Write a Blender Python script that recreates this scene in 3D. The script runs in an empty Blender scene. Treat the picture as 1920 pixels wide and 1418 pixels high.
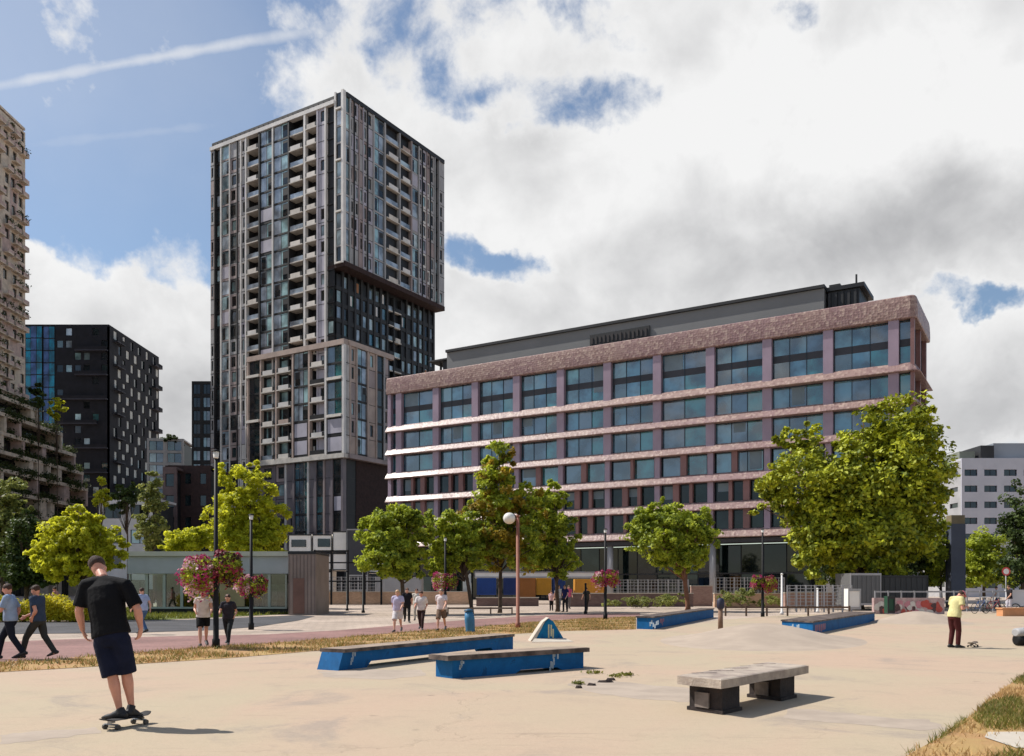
import bpy, bmesh, math, random
import numpy as np
from mathutils import Vector, Matrix

C = bpy.context.scene.collection
SC = bpy.context.scene
PI = math.pi
R = math.radians
F = 1655.0                 # focal length in photograph pixels (1920 wide)
CX, HY, HC = 960.0, 1104.0, 1.65

# ------------------------------------------------------------------ camera
cam_d = bpy.data.cameras.new('camera')
cam = bpy.data.objects.new('camera', cam_d)
C.objects.link(cam)
cam.location = (0, 0, HC)
cam.rotation_euler = (R(90), 0, 0)
cam_d.sensor_width = 36.0
cam_d.lens = 36.0 * F / 1920.0
cam_d.shift_y = (HY - 709.0) / 1920.0
cam_d.clip_start = 0.1
cam_d.clip_end = 6000
SC.camera = cam

# ------------------------------------------------------------------ light
SUN = Vector((-0.608, 0.20, 0.768)).normalized()
sun_d = bpy.data.lights.new('sun', 'SUN')
sun_d.energy = 5.0
sun_d.angle = R(0.55)
sun_d.color = (1.0, 0.955, 0.885)
sun = bpy.data.objects.new('sun', sun_d)
C.objects.link(sun)
sun.rotation_euler = SUN.to_track_quat('Z', 'Y').to_euler()
sun.location = (-60, 20, 90)

SC.view_settings.view_transform = 'Standard'
SC.view_settings.look = 'None'
SC.view_settings.exposure = 0.16
SC.view_settings.gamma = 1.0
SC.view_settings.use_curve_mapping = False
SC.cycles.max_bounces = 6
SC.cycles.diffuse_bounces = 3
SC.cycles.glossy_bounces = 3
SC.cycles.transmission_bounces = 3
SC.cycles.transparent_max_bounces = 6
SC.cycles.use_adaptive_sampling = True
SC.cycles.adaptive_threshold = 0.02
SC.cycles.use_denoising = True
SC.cycles.caustics_reflective = False
SC.cycles.caustics_refractive = False

# ------------------------------------------------------------------ sky
world = bpy.data.worlds.new("World")
SC.world = world
world.use_nodes = True
wt = world.node_tree
wt.nodes.clear()
WL = wt.links


class NB:
    """small helper to write node maths"""
    def __init__(s, tree):
        s.t = tree

    def n(s, typ, **kw):
        nd = s.t.nodes.new(typ)
        for k, v in kw.items():
            setattr(nd, k, v)
        return nd

    def put(s, sock, v):
        if isinstance(v, (int, float)):
            sock.default_value = v
        elif isinstance(v, (tuple, list)):
            sock.default_value = v
        else:
            s.t.links.new(v, sock)

    def m(s, op, a, b=None, c=None, clamp=False):
        nd = s.n('ShaderNodeMath', operation=op, use_clamp=clamp)
        s.put(nd.inputs[0], a)
        if b is not None:
            s.put(nd.inputs[1], b)
        if c is not None:
            s.put(nd.inputs[2], c)
        return nd.outputs[0]

    def ss(s, v, a, b, lo=0.0, hi=1.0):
        nd = s.n('ShaderNodeMapRange', interpolation_type='SMOOTHSTEP')
        s.put(nd.inputs[0], v)
        nd.inputs[1].default_value = a
        nd.inputs[2].default_value = b
        nd.inputs[3].default_value = lo
        nd.inputs[4].default_value = hi
        return nd.outputs[0]

    def mix(s, f, a, b):
        nd = s.n('ShaderNodeMix', data_type='RGBA')
        s.put(nd.inputs[0], f)
        s.put(nd.inputs[6], a)
        s.put(nd.inputs[7], b)
        return nd.outputs[2]

    def noise(s, vec, scale, detail=6, rough=0.55, dist=0.0):
        nd = s.n('ShaderNodeTexNoise')
        s.t.links.new(vec, nd.inputs['Vector'])
        nd.inputs['Scale'].default_value = scale
        nd.inputs['Detail'].default_value = detail
        nd.inputs['Roughness'].default_value = rough
        nd.inputs['Distortion'].default_value = dist
        return nd.outputs[0]


def azel(px, py):
    x, z = (px - CX) / F, (HY - py) / F
    return math.atan2(x, 1.0), math.atan2(z, math.hypot(x, 1.0))


w = NB(wt)
tc = w.n('ShaderNodeTexCoord')
sep = w.n('ShaderNodeSeparateXYZ')
WL.new(tc.outputs['Generated'], sep.inputs[0])
az = w.m('ARCTAN2', sep.outputs[0], sep.outputs[1])
el = w.m('ARCSINE', sep.outputs[2])


wv = w.n('ShaderNodeTexNoise')
WL.new(tc.outputs['Generated'], wv.inputs['Vector'])
wv.inputs['Scale'].default_value = 7.0
wv.inputs['Detail'].default_value = 6.0
wv.inputs['Roughness'].default_value = 0.6
wsep = w.n('ShaderNodeSeparateColor')
WL.new(wv.outputs['Color'], wsep.inputs[0])
azw = w.m('MULTIPLY_ADD', w.m('SUBTRACT', wsep.outputs[0], 0.5), 0.17, az)
elw = w.m('MULTIPLY_ADD', w.m('SUBTRACT', wsep.outputs[1], 0.5), 0.13, el)


def blob(px, py, rx, ry, ang=0.0, outer=1.25, inner=0.55):
    """0..1 falloff of an ellipse round a direction of the sky"""
    a0, e0 = azel(px, py)
    k = math.cos(a0)
    kx = 1.0 / (rx / F * k * k)
    ky = 1.0 / (ry / F * 0.85)
    da = w.m('SUBTRACT', azw, a0)
    de = w.m('SUBTRACT', elw, e0)
    if ang:
        ca, sa = math.cos(ang), math.sin(ang)
        u = w.m('ADD', w.m('MULTIPLY', da, ca), w.m('MULTIPLY', de, sa))
        v = w.m('SUBTRACT', w.m('MULTIPLY', de, ca), w.m('MULTIPLY', da, sa))
    else:
        u, v = da, de
    u = w.m('MULTIPLY', u, kx)
    v = w.m('MULTIPLY', v, ky)
    d2 = w.m('ADD', w.m('MULTIPLY', u, u), w.m('MULTIPLY', v, v))
    return w.ss(w.m('SQRT', d2), outer, inner)


def total(items, start, outer=1.25, inner=0.55):
    acc = start
    for it in items:
        b = blob(*it[:4], *(it[5:6] or (0.0,)), outer, inner)
        acc = w.m('MULTIPLY_ADD', b, it[4], acc)
    return acc


sky = w.n('ShaderNodeTexSky', sky_type='NISHITA')
sky.sun_disc = False
sky.sun_elevation = math.asin(SUN.z)
sky.sun_rotation = math.atan2(SUN.x, SUN.y) % (2 * PI)
sky.altitude = 20
sky.air_density = 1.0
sky.dust_density = 0.6
sky.ozone_density = 1.4

gen = tc.outputs['Generated']
n_big = w.noise(gen, 3.2, 8, 0.6, 0.3)
n_mid = w.noise(gen, 9.0, 8, 0.62, 0.25)
n_fine = w.noise(gen, 26.0, 6, 0.6, 0.2)

front = w.ss(sep.outputs[1], -0.1, 0.4)        # towards the square; the sky behind the camera is left to the noise
behind = w.m('MULTIPLY', w.ss(front, 1.0, 0.0), 0.18)
CLOUDS = [
    (1440, 330, 620, 380, 0.95), (1130, 560, 400, 190, 0.9), (1800, 120, 420, 330, 0.85),
    (1070, 350, 240, 130, 0.60), (760, 110, 280, 170, 0.36), (1120, 20, 400, 130, 0.36), (600, 180, 170, 80, 0.24), (620, 20, 140, 110, 0.12), (850, 330, 150, 100, 0.38), (1000, 130, 160, 90, .12),
    (190, 590, 190, 115, 0.95), (240, 640, 230, 130, 0.8), (370, 740, 130, 260, 0.95), (870, 570, 200, 170, 0.75), (60, 560, 120, 90, .7), (220, 760, 260, 170, .8),
    (1880, 730, 260, 150, 1.0), (1500, 680, 700, 170, 0.9), (150, 80, 90, 80, 0.30), (160, 430, 60, 40, 0.28), (345, 460, 55, 55, 0.30),
    (90, 240, 420, 60, 0.10, 0.1),
    (930, 470, 130, 80, -1.0), (985, 505, 75, 75, -.7), (880, 450, 90, 50, -.4), (1790, 578, 140, 44, -.95), (1930, 572, 120, 40, -.85), (870, 110, 150, 150, -0.36), (985, 215, 130, 80, -0.40), (720, 60, 80, 60, -.14), (1080, 90, 130, 60, -.2),
    (1150, 180, 120, 60, -0.48), (1460, 62, 130, 60, -0.6), (1510, 50, 60, 50, -.3), (880, 240, 50, 60, -.2), (325, 550, 50, 50, -0.5), (220, 350, 260, 200, -0.2), (440, 220, 120, 160, -.15),
]
dens = total(CLOUDS, behind, 1.45, 0.30)
wob = w.m('MULTIPLY_ADD', n_big, 0.60, w.m('MULTIPLY_ADD', n_mid, 1.5, w.m('MULTIPLY', n_fine, 0.90)))
dens2 = w.m('ADD', dens, w.m('SUBTRACT', wob, 1.50))
cover = w.ss(dens2, 0.08, 0.60)
# thin milky veil high on the left, vapour trails along great circles
veil = w.m('MULTIPLY', blob(60, 60, 620, 240, 0, 1.5, 0.1), 0.20)
cover = w.m('MAXIMUM', cover, w.m('MULTIPLY', veil, w.m('MULTIPLY_ADD', n_big, 1.2, 0.35)))


def vec(px, py):
    return Vector(((px - CX) / F, 1.0, (HY - py) / F)).normalized()


def vapour(a, b, width, strength, fade):
    """a straight trail between two directions of the sky"""
    nrm = vec(*a).cross(vec(*b)).normalized()
    dt = w.n('ShaderNodeVectorMath', operation='DOT_PRODUCT')
    WL.new(tc.outputs['Generated'], dt.inputs[0])
    dt.inputs[1].default_value = nrm
    dist = w.m('ABSOLUTE', dt.outputs['Value'])
    dist = w.m('ADD', dist, w.m('MULTIPLY', w.m('SUBTRACT', n_fine, 0.5), width * 0.9))
    core = w.ss(dist, width, 0.0)
    a0, a1 = azel(*a)[0], azel(*b)[0]
    span = w.m('MULTIPLY', w.ss(az, a0 - fade, a0 + fade), w.ss(az, a1 + fade, a1 - fade))
    tex = w.ss(n_mid, 0.28, 0.62, 0.35, 1.0)
    return w.m('MULTIPLY', w.m('MULTIPLY', core, span), w.m('MULTIPLY', tex, strength))


cover = w.m('MAXIMUM', cover, vapour((-60, 170), (690, 38), 0.0085, 0.62, 0.05))
cover = w.m('MAXIMUM', cover, vapour((20, 276), (430, 232), 0.010, 0.22, 0.06))
cover = w.m('MINIMUM', cover, 1.0)

SHADE = [
    (1680, 425, 420, 100, 0.32), (1480, 370, 240, 80, 0.10), (1300, 520, 320, 80, 0.14), (1850, 780, 300, 120, 0.52), (1830, 450, 260, 120, 0.16),
    (240, 690, 150, 100, 0.30), (340, 810, 180, 150, 0.28), (920, 625, 260, 70, 0.2), (1480, 490, 520, 90, 0.18),
    (720, 90, 220, 130, 0.16), (1560, 90, 320, 70, 0.12), (1380, 200, 300, 90, -0.2), (1000, 400, 240, 80, -0.2), (1750, 230, 380, 130, -0.3),
]
shade = total(SHADE, 0.16, 1.7, 0.0)
off = w.n('ShaderNodeVectorMath', operation='ADD')
WL.new(gen, off.inputs[0])
off.inputs[1].default_value = (-0.030, 0.0, 0.034)
relief = w.m('SUBTRACT', w.noise(off.outputs[0], 9.0, 5, 0.55, 0.25), w.noise(gen, 9.0, 5, 0.55, 0.25))
shade = w.m('MULTIPLY_ADD', relief, 1.5, shade)
shade = w.m('ADD', shade, w.m('MULTIPLY', w.m('SUBTRACT', w.m('MULTIPLY_ADD', n_mid, 0.60, w.m('MULTIPLY_ADD', n_big, 0.5, w.m('MULTIPLY', n_fine, 0.16))), 0.62), 1.35))
edge = w.ss(dens2, 0.25, 0.95)
shade = w.m('MULTIPLY', w.m('MAXIMUM', w.m('MINIMUM', shade, 1.0), 0.0), w.m('MULTIPLY_ADD', edge, 0.75, 0.25))
WHITE, GREY = (8.1, 8.1, 8.1, 1), (3.9, 3.93, 4.05, 1)
ccol = w.mix(shade, WHITE, GREY)
skyc = w.n('ShaderNodeMix', data_type='RGBA', blend_type='MULTIPLY')
skyc.inputs[0].default_value = 1.0
WL.new(sky.outputs[0], skyc.inputs[6])
skyc.inputs[7].default_value = (1.13, 1.12, 1.09, 1)
col = w.mix(cover, skyc.outputs[2], ccol)
bg = w.n('ShaderNodeBackground')
WL.new(col, bg.inputs[0])
bg.inputs[1].default_value = 0.10
wo = w.n('ShaderNodeOutputWorld')
WL.new(bg.outputs[0], wo.inputs[0])


# ------------------------------------------------------------------ helpers
def srgb(r, g, b):
    f = lambda c: ((c / 255 + 0.055) / 1.055) ** 2.4 if c / 255 > 0.04045 else c / 255 / 12.92
    return (f(r), f(g), f(b))


def G(px, py, z=0.0):
    """the ground point seen at a pixel of the photograph"""
    d = (HC - z) * F / (py - HY)
    return Vector(((px - CX) / F * d, d, z))


def P(px, py, d):
    return Vector(((px - CX) / F * d, d, HC + (HY - py) / F * d))


MATS = {}


def mat(name, col, rough=0.7, var=0.15, scale=2.0, bump=0.0, bscale=30.0, metal=0.0, spec=0.5, ior=1.45, detail=5, col2=None, rand=0.0, tr=0.0):
    """procedural paint: noise between a darker and a lighter tone, fine bump, optional second colour, optional per-object variation"""
    if name in MATS:
        return MATS[name]
    m = bpy.data.materials.new(name)
    m.use_nodes = True
    t = m.node_tree
    b = NB(t)
    bs = t.nodes['Principled BSDF']
    co = b.n('ShaderNodeTexCoord').outputs['Object']
    n1 = b.noise(co, scale, detail, 0.6)
    c1 = tuple(max(0.0, c * (1 - var)) for c in col) + (1,)
    c2 = (col2 if col2 else tuple(min(1.0, c * (1 + var)) for c in col)) + (1,) if not col2 else tuple(col2) + (1,)
    f = b.ss(n1, 0.32, 0.68)
    cc = b.mix(f, c1, c2)
    if rand:
        oi = b.n('ShaderNodeObjectInfo')
        hv = b.n('ShaderNodeHueSaturation')
        t.links.new(cc, hv.inputs['Color'])
        t.links.new(b.m('MULTIPLY_ADD', oi.outputs['Random'], 2 * rand, 1 - rand), hv.inputs['Value'])
        cc = hv.outputs[0]
    t.links.new(cc, bs.inputs['Base Color'])
    bs.inputs['Roughness'].default_value = rough
    bs.inputs['Metallic'].default_value = metal
    bs.inputs['Specular IOR Level'].default_value = spec
    bs.inputs['IOR'].default_value = ior
    if bump:
        bn = b.n('ShaderNodeBump')
        bn.inputs['Strength'].default_value = bump
        bn.inputs['Distance'].default_value = 0.02
        t.links.new(b.noise(co, bscale, 4, 0.6), bn.inputs['Height'])
        t.links.new(bn.outputs[0], bs.inputs['Normal'])
    MATS[name] = m
    return m


def glass(name, col, rough=0.04, ior=2.2, wave=0.15, lum=0.5):
    """opaque coated glass: dark tinted body, strong reflection of the sky, a slow wobble from pane to pane"""
    if name in MATS:
        return MATS[name]
    m = bpy.data.materials.new(name)
    m.use_nodes = True
    t = m.node_tree
    b = NB(t)
    bs = t.nodes['Principled BSDF']
    co = b.n('ShaderNodeTexCoord').outputs['Object']
    geo = b.n('ShaderNodeNewGeometry')
    rnd = geo.outputs['Random Per Island']
    hv = b.n('ShaderNodeHueSaturation')
    nn = b.noise(co, 0.35, 3, 0.5)
    cc = b.mix(b.ss(nn, 0.35, 0.65), tuple(c * (1 - lum) for c in col) + (1,), tuple(min(1, c * (1 + lum)) for c in col) + (1,))
    t.links.new(cc, hv.inputs['Color'])
    t.links.new(b.m('MULTIPLY_ADD', rnd, 1.3, 0.35), hv.inputs['Value'])
    t.links.new(b.m('MULTIPLY_ADD', b.m('FRACT', b.m('MULTIPLY', rnd, 7.3)), 0.09, 0.43), hv.inputs['Hue'])
    t.links.new(b.m('MULTIPLY_ADD', b.m('FRACT', b.m('MULTIPLY', rnd, 13.7)), 0.5, 0.6), hv.inputs['Saturation'])
    t.links.new(hv.outputs[0], bs.inputs['Base Color'])
    bs.inputs['Roughness'].default_value = rough
    bs.inputs['IOR'].default_value = ior
    # every pane leans a hair differently
    wn = b.n('ShaderNodeTexWhiteNoise', noise_dimensions='1D')
    t.links.new(b.m('MULTIPLY', rnd, 37.0), wn.inputs['W'])
    va = b.n('ShaderNodeVectorMath', operation='SUBTRACT')
    t.links.new(wn.outputs['Color'], va.inputs[0])
    va.inputs[1].default_value = (0.5, 0.5, 0.5)
    vs = b.n('ShaderNodeVectorMath', operation='SCALE')
    t.links.new(va.outputs[0], vs.inputs[0])
    vs.inputs['Scale'].default_value = wave
    vb = b.n('ShaderNodeVectorMath', operation='ADD')
    t.links.new(geo.outputs['Normal'], vb.inputs[0])
    t.links.new(vs.outputs[0], vb.inputs[1])
    vn = b.n('ShaderNodeVectorMath', operation='NORMALIZE')
    t.links.new(vb.outputs[0], vn.inputs[0])
    t.links.new(vn.outputs[0], bs.inputs['Normal'])
    MATS[name] = m
    return m


def leafmat(name, dark, light, trans=0.35):
    """leaves: every leaf its own tone, light coming through"""
    if name in MATS:
        return MATS[name]
    m = bpy.data.materials.new(name)
    m.use_nodes = True
    t = m.node_tree
    b = NB(t)
    t.nodes.clear()
    geo = b.n('ShaderNodeNewGeometry')
    co = b.n('ShaderNodeTexCoord').outputs['Object']
    nn = b.noise(co, 0.7, 3, 0.6)
    f = b.m('ADD', b.m('MULTIPLY', geo.outputs['Random Per Island'], 0.55), b.m('MULTIPLY', b.ss(nn, 0.35, 0.65), 0.45))
    cc = b.mix(f, tuple(dark) + (1,), tuple(light) + (1,))
    d = b.n('ShaderNodeBsdfPrincipled')
    d.inputs['Roughness'].default_value = 0.55
    d.inputs['Specular IOR Level'].default_value = 0.3
    tr = b.n('ShaderNodeBsdfTranslucent')
    t.links.new(cc, d.inputs['Base Color'])
    hv = b.n('ShaderNodeHueSaturation')
    hv.inputs['Value'].default_value = 1.5
    hv.inputs['Hue'].default_value = 0.49
    t.links.new(cc, hv.inputs['Color'])
    t.links.new(hv.outputs[0], tr.inputs[0])
    mx = b.n('ShaderNodeMixShader')
    mx.inputs[0].default_value = trans
    t.links.new(d.outputs[0], mx.inputs[1])
    t.links.new(tr.outputs[0], mx.inputs[2])
    o = b.n('ShaderNodeOutputMaterial')
    t.links.new(mx.outputs[0], o.inputs[0])
    MATS[name] = m
    return m


class MB:
    """collects faces, links them as ONE mesh object"""
    def __init__(s):
        s.v, s.f, s.m, s.s = [], [], [], []

    def face(s, pts, m=0, sm=False):
        i = len(s.v)
        s.v.extend([tuple(p) for p in pts])
        s.f.append(tuple(range(i, i + len(pts))))
        s.m.append(m)
        s.s.append(sm)

    def box(s, x0, x1, y0, y1, z0, z1, m=0, X=None):
        if x0 > x1: x0, x1 = x1, x0
        if y0 > y1: y0, y1 = y1, y0
        if z0 > z1: z0, z1 = z1, z0
        p = [(x0, y0, z0), (x1, y0, z0), (x1, y1, z0), (x0, y1, z0), (x0, y0, z1), (x1, y0, z1), (x1, y1, z1), (x0, y1, z1)]
        if X is not None:
            p = [tuple(X @ Vector(q)) for q in p]
        i = len(s.v)
        s.v.extend(p)
        for q in ((3, 2, 1, 0), (4, 5, 6, 7), (0, 1, 5, 4), (1, 2, 6, 5), (2, 3, 7, 6), (3, 0, 4, 7)):
            s.f.append(tuple(i + k for k in q))
            s.m.append(m)
            s.s.append(False)

    def hull(s, bottom, top, m=0):
        """prism between two rings of the same length"""
        n = len(bottom)
        i = len(s.v)
        s.v.extend([tuple(p) for p in bottom])
        s.v.extend([tuple(p) for p in top])
        s.f.append(tuple(i + k for k in reversed(range(n))))
        s.f.append(tuple(i + n + k for k in range(n)))
        s.m += [m, m]
        s.s += [False, False]
        for k in range(n):
            k2 = (k + 1) % n
            s.f.append((i + k, i + k2, i + n + k2, i + n + k))
            s.m.append(m)
            s.s.append(False)

    def loft(s, cs, rs, ref=(1, 0, 0), n=12, m=0, cap=True, sm=True):
        """tube through centres cs with radii r or (a, b); a lies along ref"""
        cs = [Vector(c) for c in cs]
        ref = Vector(ref)
        rings = []
        for k, c in enumerate(cs):
            t = (cs[min(k + 1, len(cs) - 1)] - cs[max(k - 1, 0)])
            if t.length < 1e-9:
                t = Vector((0, 0, 1))
            t.normalize()
            x = ref - t * ref.dot(t)
            if x.length < 1e-4:
                x = Vector((0, 1, 0)) - t * t.y
                if x.length < 1e-4:
                    x = Vector((0, 0, 1))
            x.normalize()
            y = t.cross(x)
            a, b = rs[k] if isinstance(rs[k], (tuple, list)) else (rs[k], rs[k])
            i = len(s.v)
            for q in range(n):
                th = 2 * PI * q / n
                s.v.append(tuple(c + x * (a * math.cos(th)) + y * (b * math.sin(th))))
            rings.append(i)
        for k in range(len(rings) - 1):
            a, b = rings[k], rings[k + 1]
            for q in range(n):
                q2 = (q + 1) % n
                s.f.append((a + q, a + q2, b + q2, b + q))
                s.m.append(m)
                s.s.append(sm)
        if cap:
            s.f.append(tuple(rings[0] + q for q in reversed(range(n))))
            s.f.append(tuple(rings[-1] + q for q in range(n)))
            s.m += [m, m]
            s.s += [False, False]

    def tube(s, p0, p1, r0, r1=None, n=10, m=0):
        s.loft([p0, p1], [r0, r1 if r1 is not None else r0], n=n, m=m)

    def ball(s, c, r, n=12, k=8, m=0):
        """ellipsoid; r is a number or three radii"""
        rx, ry, rz = r if isinstance(r, (tuple, list)) else (r, r, r)
        c = Vector(c)
        i = len(s.v)
        for a in range(1, k):
            ph = PI * a / k
            for q in range(n):
                th = 2 * PI * q / n
                s.v.append((c.x + rx * math.sin(ph) * math.cos(th), c.y + ry * math.sin(ph) * math.sin(th), c.z + rz * math.cos(ph)))
        top = len(s.v)
        s.v.append((c.x, c.y, c.z + rz))
        s.v.append((c.x, c.y, c.z - rz))
        for a in range(k - 2):
            for q in range(n):
                q2 = (q + 1) % n
                s.f.append((i + a * n + q, i + (a + 1) * n + q, i + (a + 1) * n + q2, i + a * n + q2))
                s.m.append(m)
                s.s.append(True)
        for q in range(n):
            q2 = (q + 1) % n
            s.f.append((top, i + q, i + q2))
            s.f.append((top + 1, i + (k - 2) * n + q2, i + (k - 2) * n + q))
            s.m += [m, m]
            s.s += [True, True]

    def build(s, name, mats, parent=None, loc=None, rotz=0.0):
        me = bpy.data.meshes.new(name)
        me.from_pydata(s.v, [], s.f)
        for q in (mats if isinstance(mats, (list, tuple)) else [mats]):
            me.materials.append(q)
        if s.f:
            me.polygons.foreach_set('material_index', s.m)
            me.polygons.foreach_set('use_smooth', s.s)
        me.update()
        o = bpy.data.objects.new(name, me)
        C.objects.link(o)
        if parent is not None:
            o.parent = parent
        if loc is not None:
            o.location = loc
        if rotz:
            o.rotation_euler = (0, 0, rotz)
        return o


def tag(o, label, cat, group=None, kind='thing'):
    o['label'] = label
    o['category'] = cat
    o['kind'] = kind
    if group:
        o['group'] = group
    return o


def thing(name, label, cat, loc=(0, 0, 0), rotz=0.0, group=None):
    o = bpy.data.objects.new(name, None)
    o.empty_display_size = 0.3
    C.objects.link(o)
    o.location = loc
    o.rotation_euler = (0, 0, rotz)
    return tag(o, label, cat, group)


def struct(o, label=None, kind='structure'):
    o['kind'] = kind
    if label:
        o['label'] = label
    return o


def copy_tree(o, parent=None):
    c = o.copy()
    C.objects.link(c)
    if parent is not None:
        c.parent = parent
    for ch in [q for q in KIDS.get(o.name, [])]:
        copy_tree(ch, c)
    return c


KIDS = {}


def note_kids(o):
    """remembers the children of a thing before it is copied"""
    bpy.context.view_layer.update()
    KIDS[o.name] = list(o.children)
    for ch in o.children:
        note_kids(ch)


def bulk(name, verts, faces_n, mats, parent=None, loc=None, midx=None):
    """mesh from numpy: verts (k*n,3), every n verts one face"""
    me = bpy.data.meshes.new(name)
    nv = len(verts)
    nf = nv // faces_n
    me.vertices.add(nv)
    me.vertices.foreach_set('co', np.asarray(verts, np.float32).ravel())
    me.loops.add(nv)
    me.loops.foreach_set('vertex_index', np.arange(nv, dtype=np.int32))
    me.polygons.add(nf)
    me.polygons.foreach_set('loop_start', np.arange(0, nv, faces_n, dtype=np.int32))
    for q in (mats if isinstance(mats, (list, tuple)) else [mats]):
        me.materials.append(q)
    if midx is not None:
        me.polygons.foreach_set('material_index', np.asarray(midx, np.int32))
    me.update(calc_edges=True)
    me.validate()
    o = bpy.data.objects.new(name, me)
    C.objects.link(o)
    if parent is not None:
        o.parent = parent
    if loc is not None:
        o.location = loc
    return o


def leaf_quads(rng, cen, nrm, size, droop=0.3):
    """one bent-looking quad per centre: normals near nrm, random spin"""
    n = len(cen)
    nr = nrm + rng.normal(0, 0.9, (n, 3))
    nr /= np.linalg.norm(nr, axis=1, keepdims=True) + 1e-9
    a = np.cross(nr, rng.normal(0, 1, (n, 3)))
    a /= np.linalg.norm(a, axis=1, keepdims=True) + 1e-9
    b = np.cross(nr, a)
    sz = size * rng.uniform(0.6, 1.3, (n, 1))
    L, W = sz, sz * 0.62
    v = np.stack([cen - a * L, cen + b * W - a * L * 0.1, cen + a * L, cen - b * W - a * L * 0.1], axis=1)
    return v.reshape(-1, 3)

# ------------------------------------------------------------------ ground
def sheet(name, pts, z, m, label, kind='structure', sub=0):
    mb = MB()
    mb.face([(p[0], p[1], z) for p in pts], 0)
    o = mb.build(name, m)
    struct(o, label, kind)
    return o


def concrete_mat():
    m = bpy.data.materials.new('worn_concrete')
    m.use_nodes = True
    t = m.node_tree
    b = NB(t)
    bs = t.nodes['Principled BSDF']
    co = b.n('ShaderNodeTexCoord').outputs['Object']
    big = b.noise(co, 0.16, 6, 0.6, 0.6)
    mid = b.noise(co, 0.9, 6, 0.65, 0.4)
    fine = b.noise(co, 14, 5, 0.7)
    grit = b.noise(co, 90, 2, 0.6)
    c = b.mix(b.ss(big, 0.36, 0.66), srgb(174, 160, 136) + (1,), srgb(181, 156, 136) + (1,))
    c = b.mix(b.m('MULTIPLY', b.ss(mid, 0.5, 0.78), 0.5), c, srgb(150, 137, 122) + (1,))
    c = b.mix(b.m('MULTIPLY', b.ss(b.noise(co, 0.30, 7, 0.7, 1.2), 0.54, 0.68), 0.62), c, srgb(142, 132, 124) + (1,))
    c = b.mix(b.m('MULTIPLY', b.ss(fine, 0.3, 0.75), 0.30), c, srgb(192, 172, 149) + (1,))
    c = b.mix(b.m('MULTIPLY', b.ss(grit, 0.54, 0.70), 0.5), c, srgb(120, 106, 90) + (1,))
    # long cracks and slab joints
    vw = b.n('ShaderNodeVectorMath', operation='ADD')
    t.links.new(co, vw.inputs[0])
    wn = b.n('ShaderNodeTexNoise')
    t.links.new(co, wn.inputs['Vector'])
    wn.inputs['Scale'].default_value = 1.3
    wn.inputs['Detail'].default_value = 6
    sc = b.n('ShaderNodeVectorMath', operation='SCALE')
    t.links.new(wn.outputs['Color'], sc.inputs[0])
    sc.inputs['Scale'].default_value = 1.6
    t.links.new(sc.outputs[0], vw.inputs[1])
    vo = b.n('ShaderNodeTexVoronoi', feature='DISTANCE_TO_EDGE')
    t.links.new(vw.outputs[0], vo.inputs['Vector'])
    vo.inputs['Scale'].default_value = 0.17
    crack = b.ss(vo.outputs[0], 0.006, 0.001)
    crack = b.m('MULTIPLY', crack, b.ss(big, 0.42, 0.55))
    mps = b.n('ShaderNodeMapping')
    mps.inputs['Scale'].default_value = (0.5, 6.0, 1.0)
    mps.inputs['Rotation'].default_value = (0, 0, 0.5)
    t.links.new(co, mps.inputs[0])
    scuff = b.noise(mps.outputs[0], 1.0, 7, 0.7, 0.3)
    c = b.mix(b.m('MULTIPLY', b.ss(scuff, 0.57, 0.72), 0.35), c, srgb(128, 116, 104) + (1,))
    c = b.mix(b.m('MULTIPLY', crack, 0.15), c, srgb(105, 94, 80) + (1,))
    spots = b.n('ShaderNodeTexVoronoi')
    t.links.new(co, spots.inputs['Vector'])
    spots.inputs['Scale'].default_value = 1.1
    sp = b.ss(spots.outputs['Distance'], 0.09, 0.04)
    c = b.mix(b.m('MULTIPLY', sp, b.m('MULTIPLY', b.ss(mid, 0.5, 0.6), 0.5)), c, srgb(96, 88, 80) + (1,))
    t.links.new(c, bs.inputs['Base Color'])
    bs.inputs['Roughness'].default_value = 0.85
    bs.inputs['Specular IOR Level'].default_value = 0.25
    bn = b.n('ShaderNodeBump')
    bn.inputs['Strength'].default_value = 0.25
    bn.inputs['Distance'].default_value = 0.02
    t.links.new(b.m('SUBTRACT', b.m('MULTIPLY_ADD', fine, 0.6, b.m('MULTIPLY', grit, 0.4)), b.m('MULTIPLY', crack, 0.8)), bn.inputs['Height'])
    t.links.new(bn.outputs[0], bs.inputs['Normal'])
    return m


def tile_mat(name, c1, c2, mortar, w, h, rot=0.0, rough=0.8):
    m = bpy.data.materials.new(name)
    m.use_nodes = True
    t = m.node_tree
    b = NB(t)
    bs = t.nodes['Principled BSDF']
    co = b.n('ShaderNodeTexCoord').outputs['Object']
    mp = b.n('ShaderNodeMapping')
    mp.inputs['Rotation'].default_value = (0, 0, rot)
    t.links.new(co, mp.inputs[0])
    br = b.n('ShaderNodeTexBrick')
    t.links.new(mp.outputs[0], br.inputs['Vector'])
    br.inputs['Color1'].default_value = tuple(c1) + (1,)
    br.inputs['Color2'].default_value = tuple(c2) + (1,)
    br.inputs['Mortar'].default_value = tuple(mortar) + (1,)
    br.inputs['Scale'].default_value = 1.0
    br.inputs['Brick Width'].default_value = w
    br.inputs['Row Height'].default_value = h
    br.inputs['Mortar Size'].default_value = min(w, h) * 0.05
    n1 = b.noise(co, 0.25, 6, 0.65, 0.5)
    hv = b.n('ShaderNodeHueSaturation')
    t.links.new(br.outputs[0], hv.inputs['Color'])
    t.links.new(b.ss(n1, 0.3, 0.7, 0.75, 1.2), hv.inputs['Value'])
    t.links.new(hv.outputs[0], bs.inputs['Base Color'])
    bs.inputs['Roughness'].default_value = rough
    bs.inputs['Specular IOR Level'].default_value = 0.3
    return m


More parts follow.
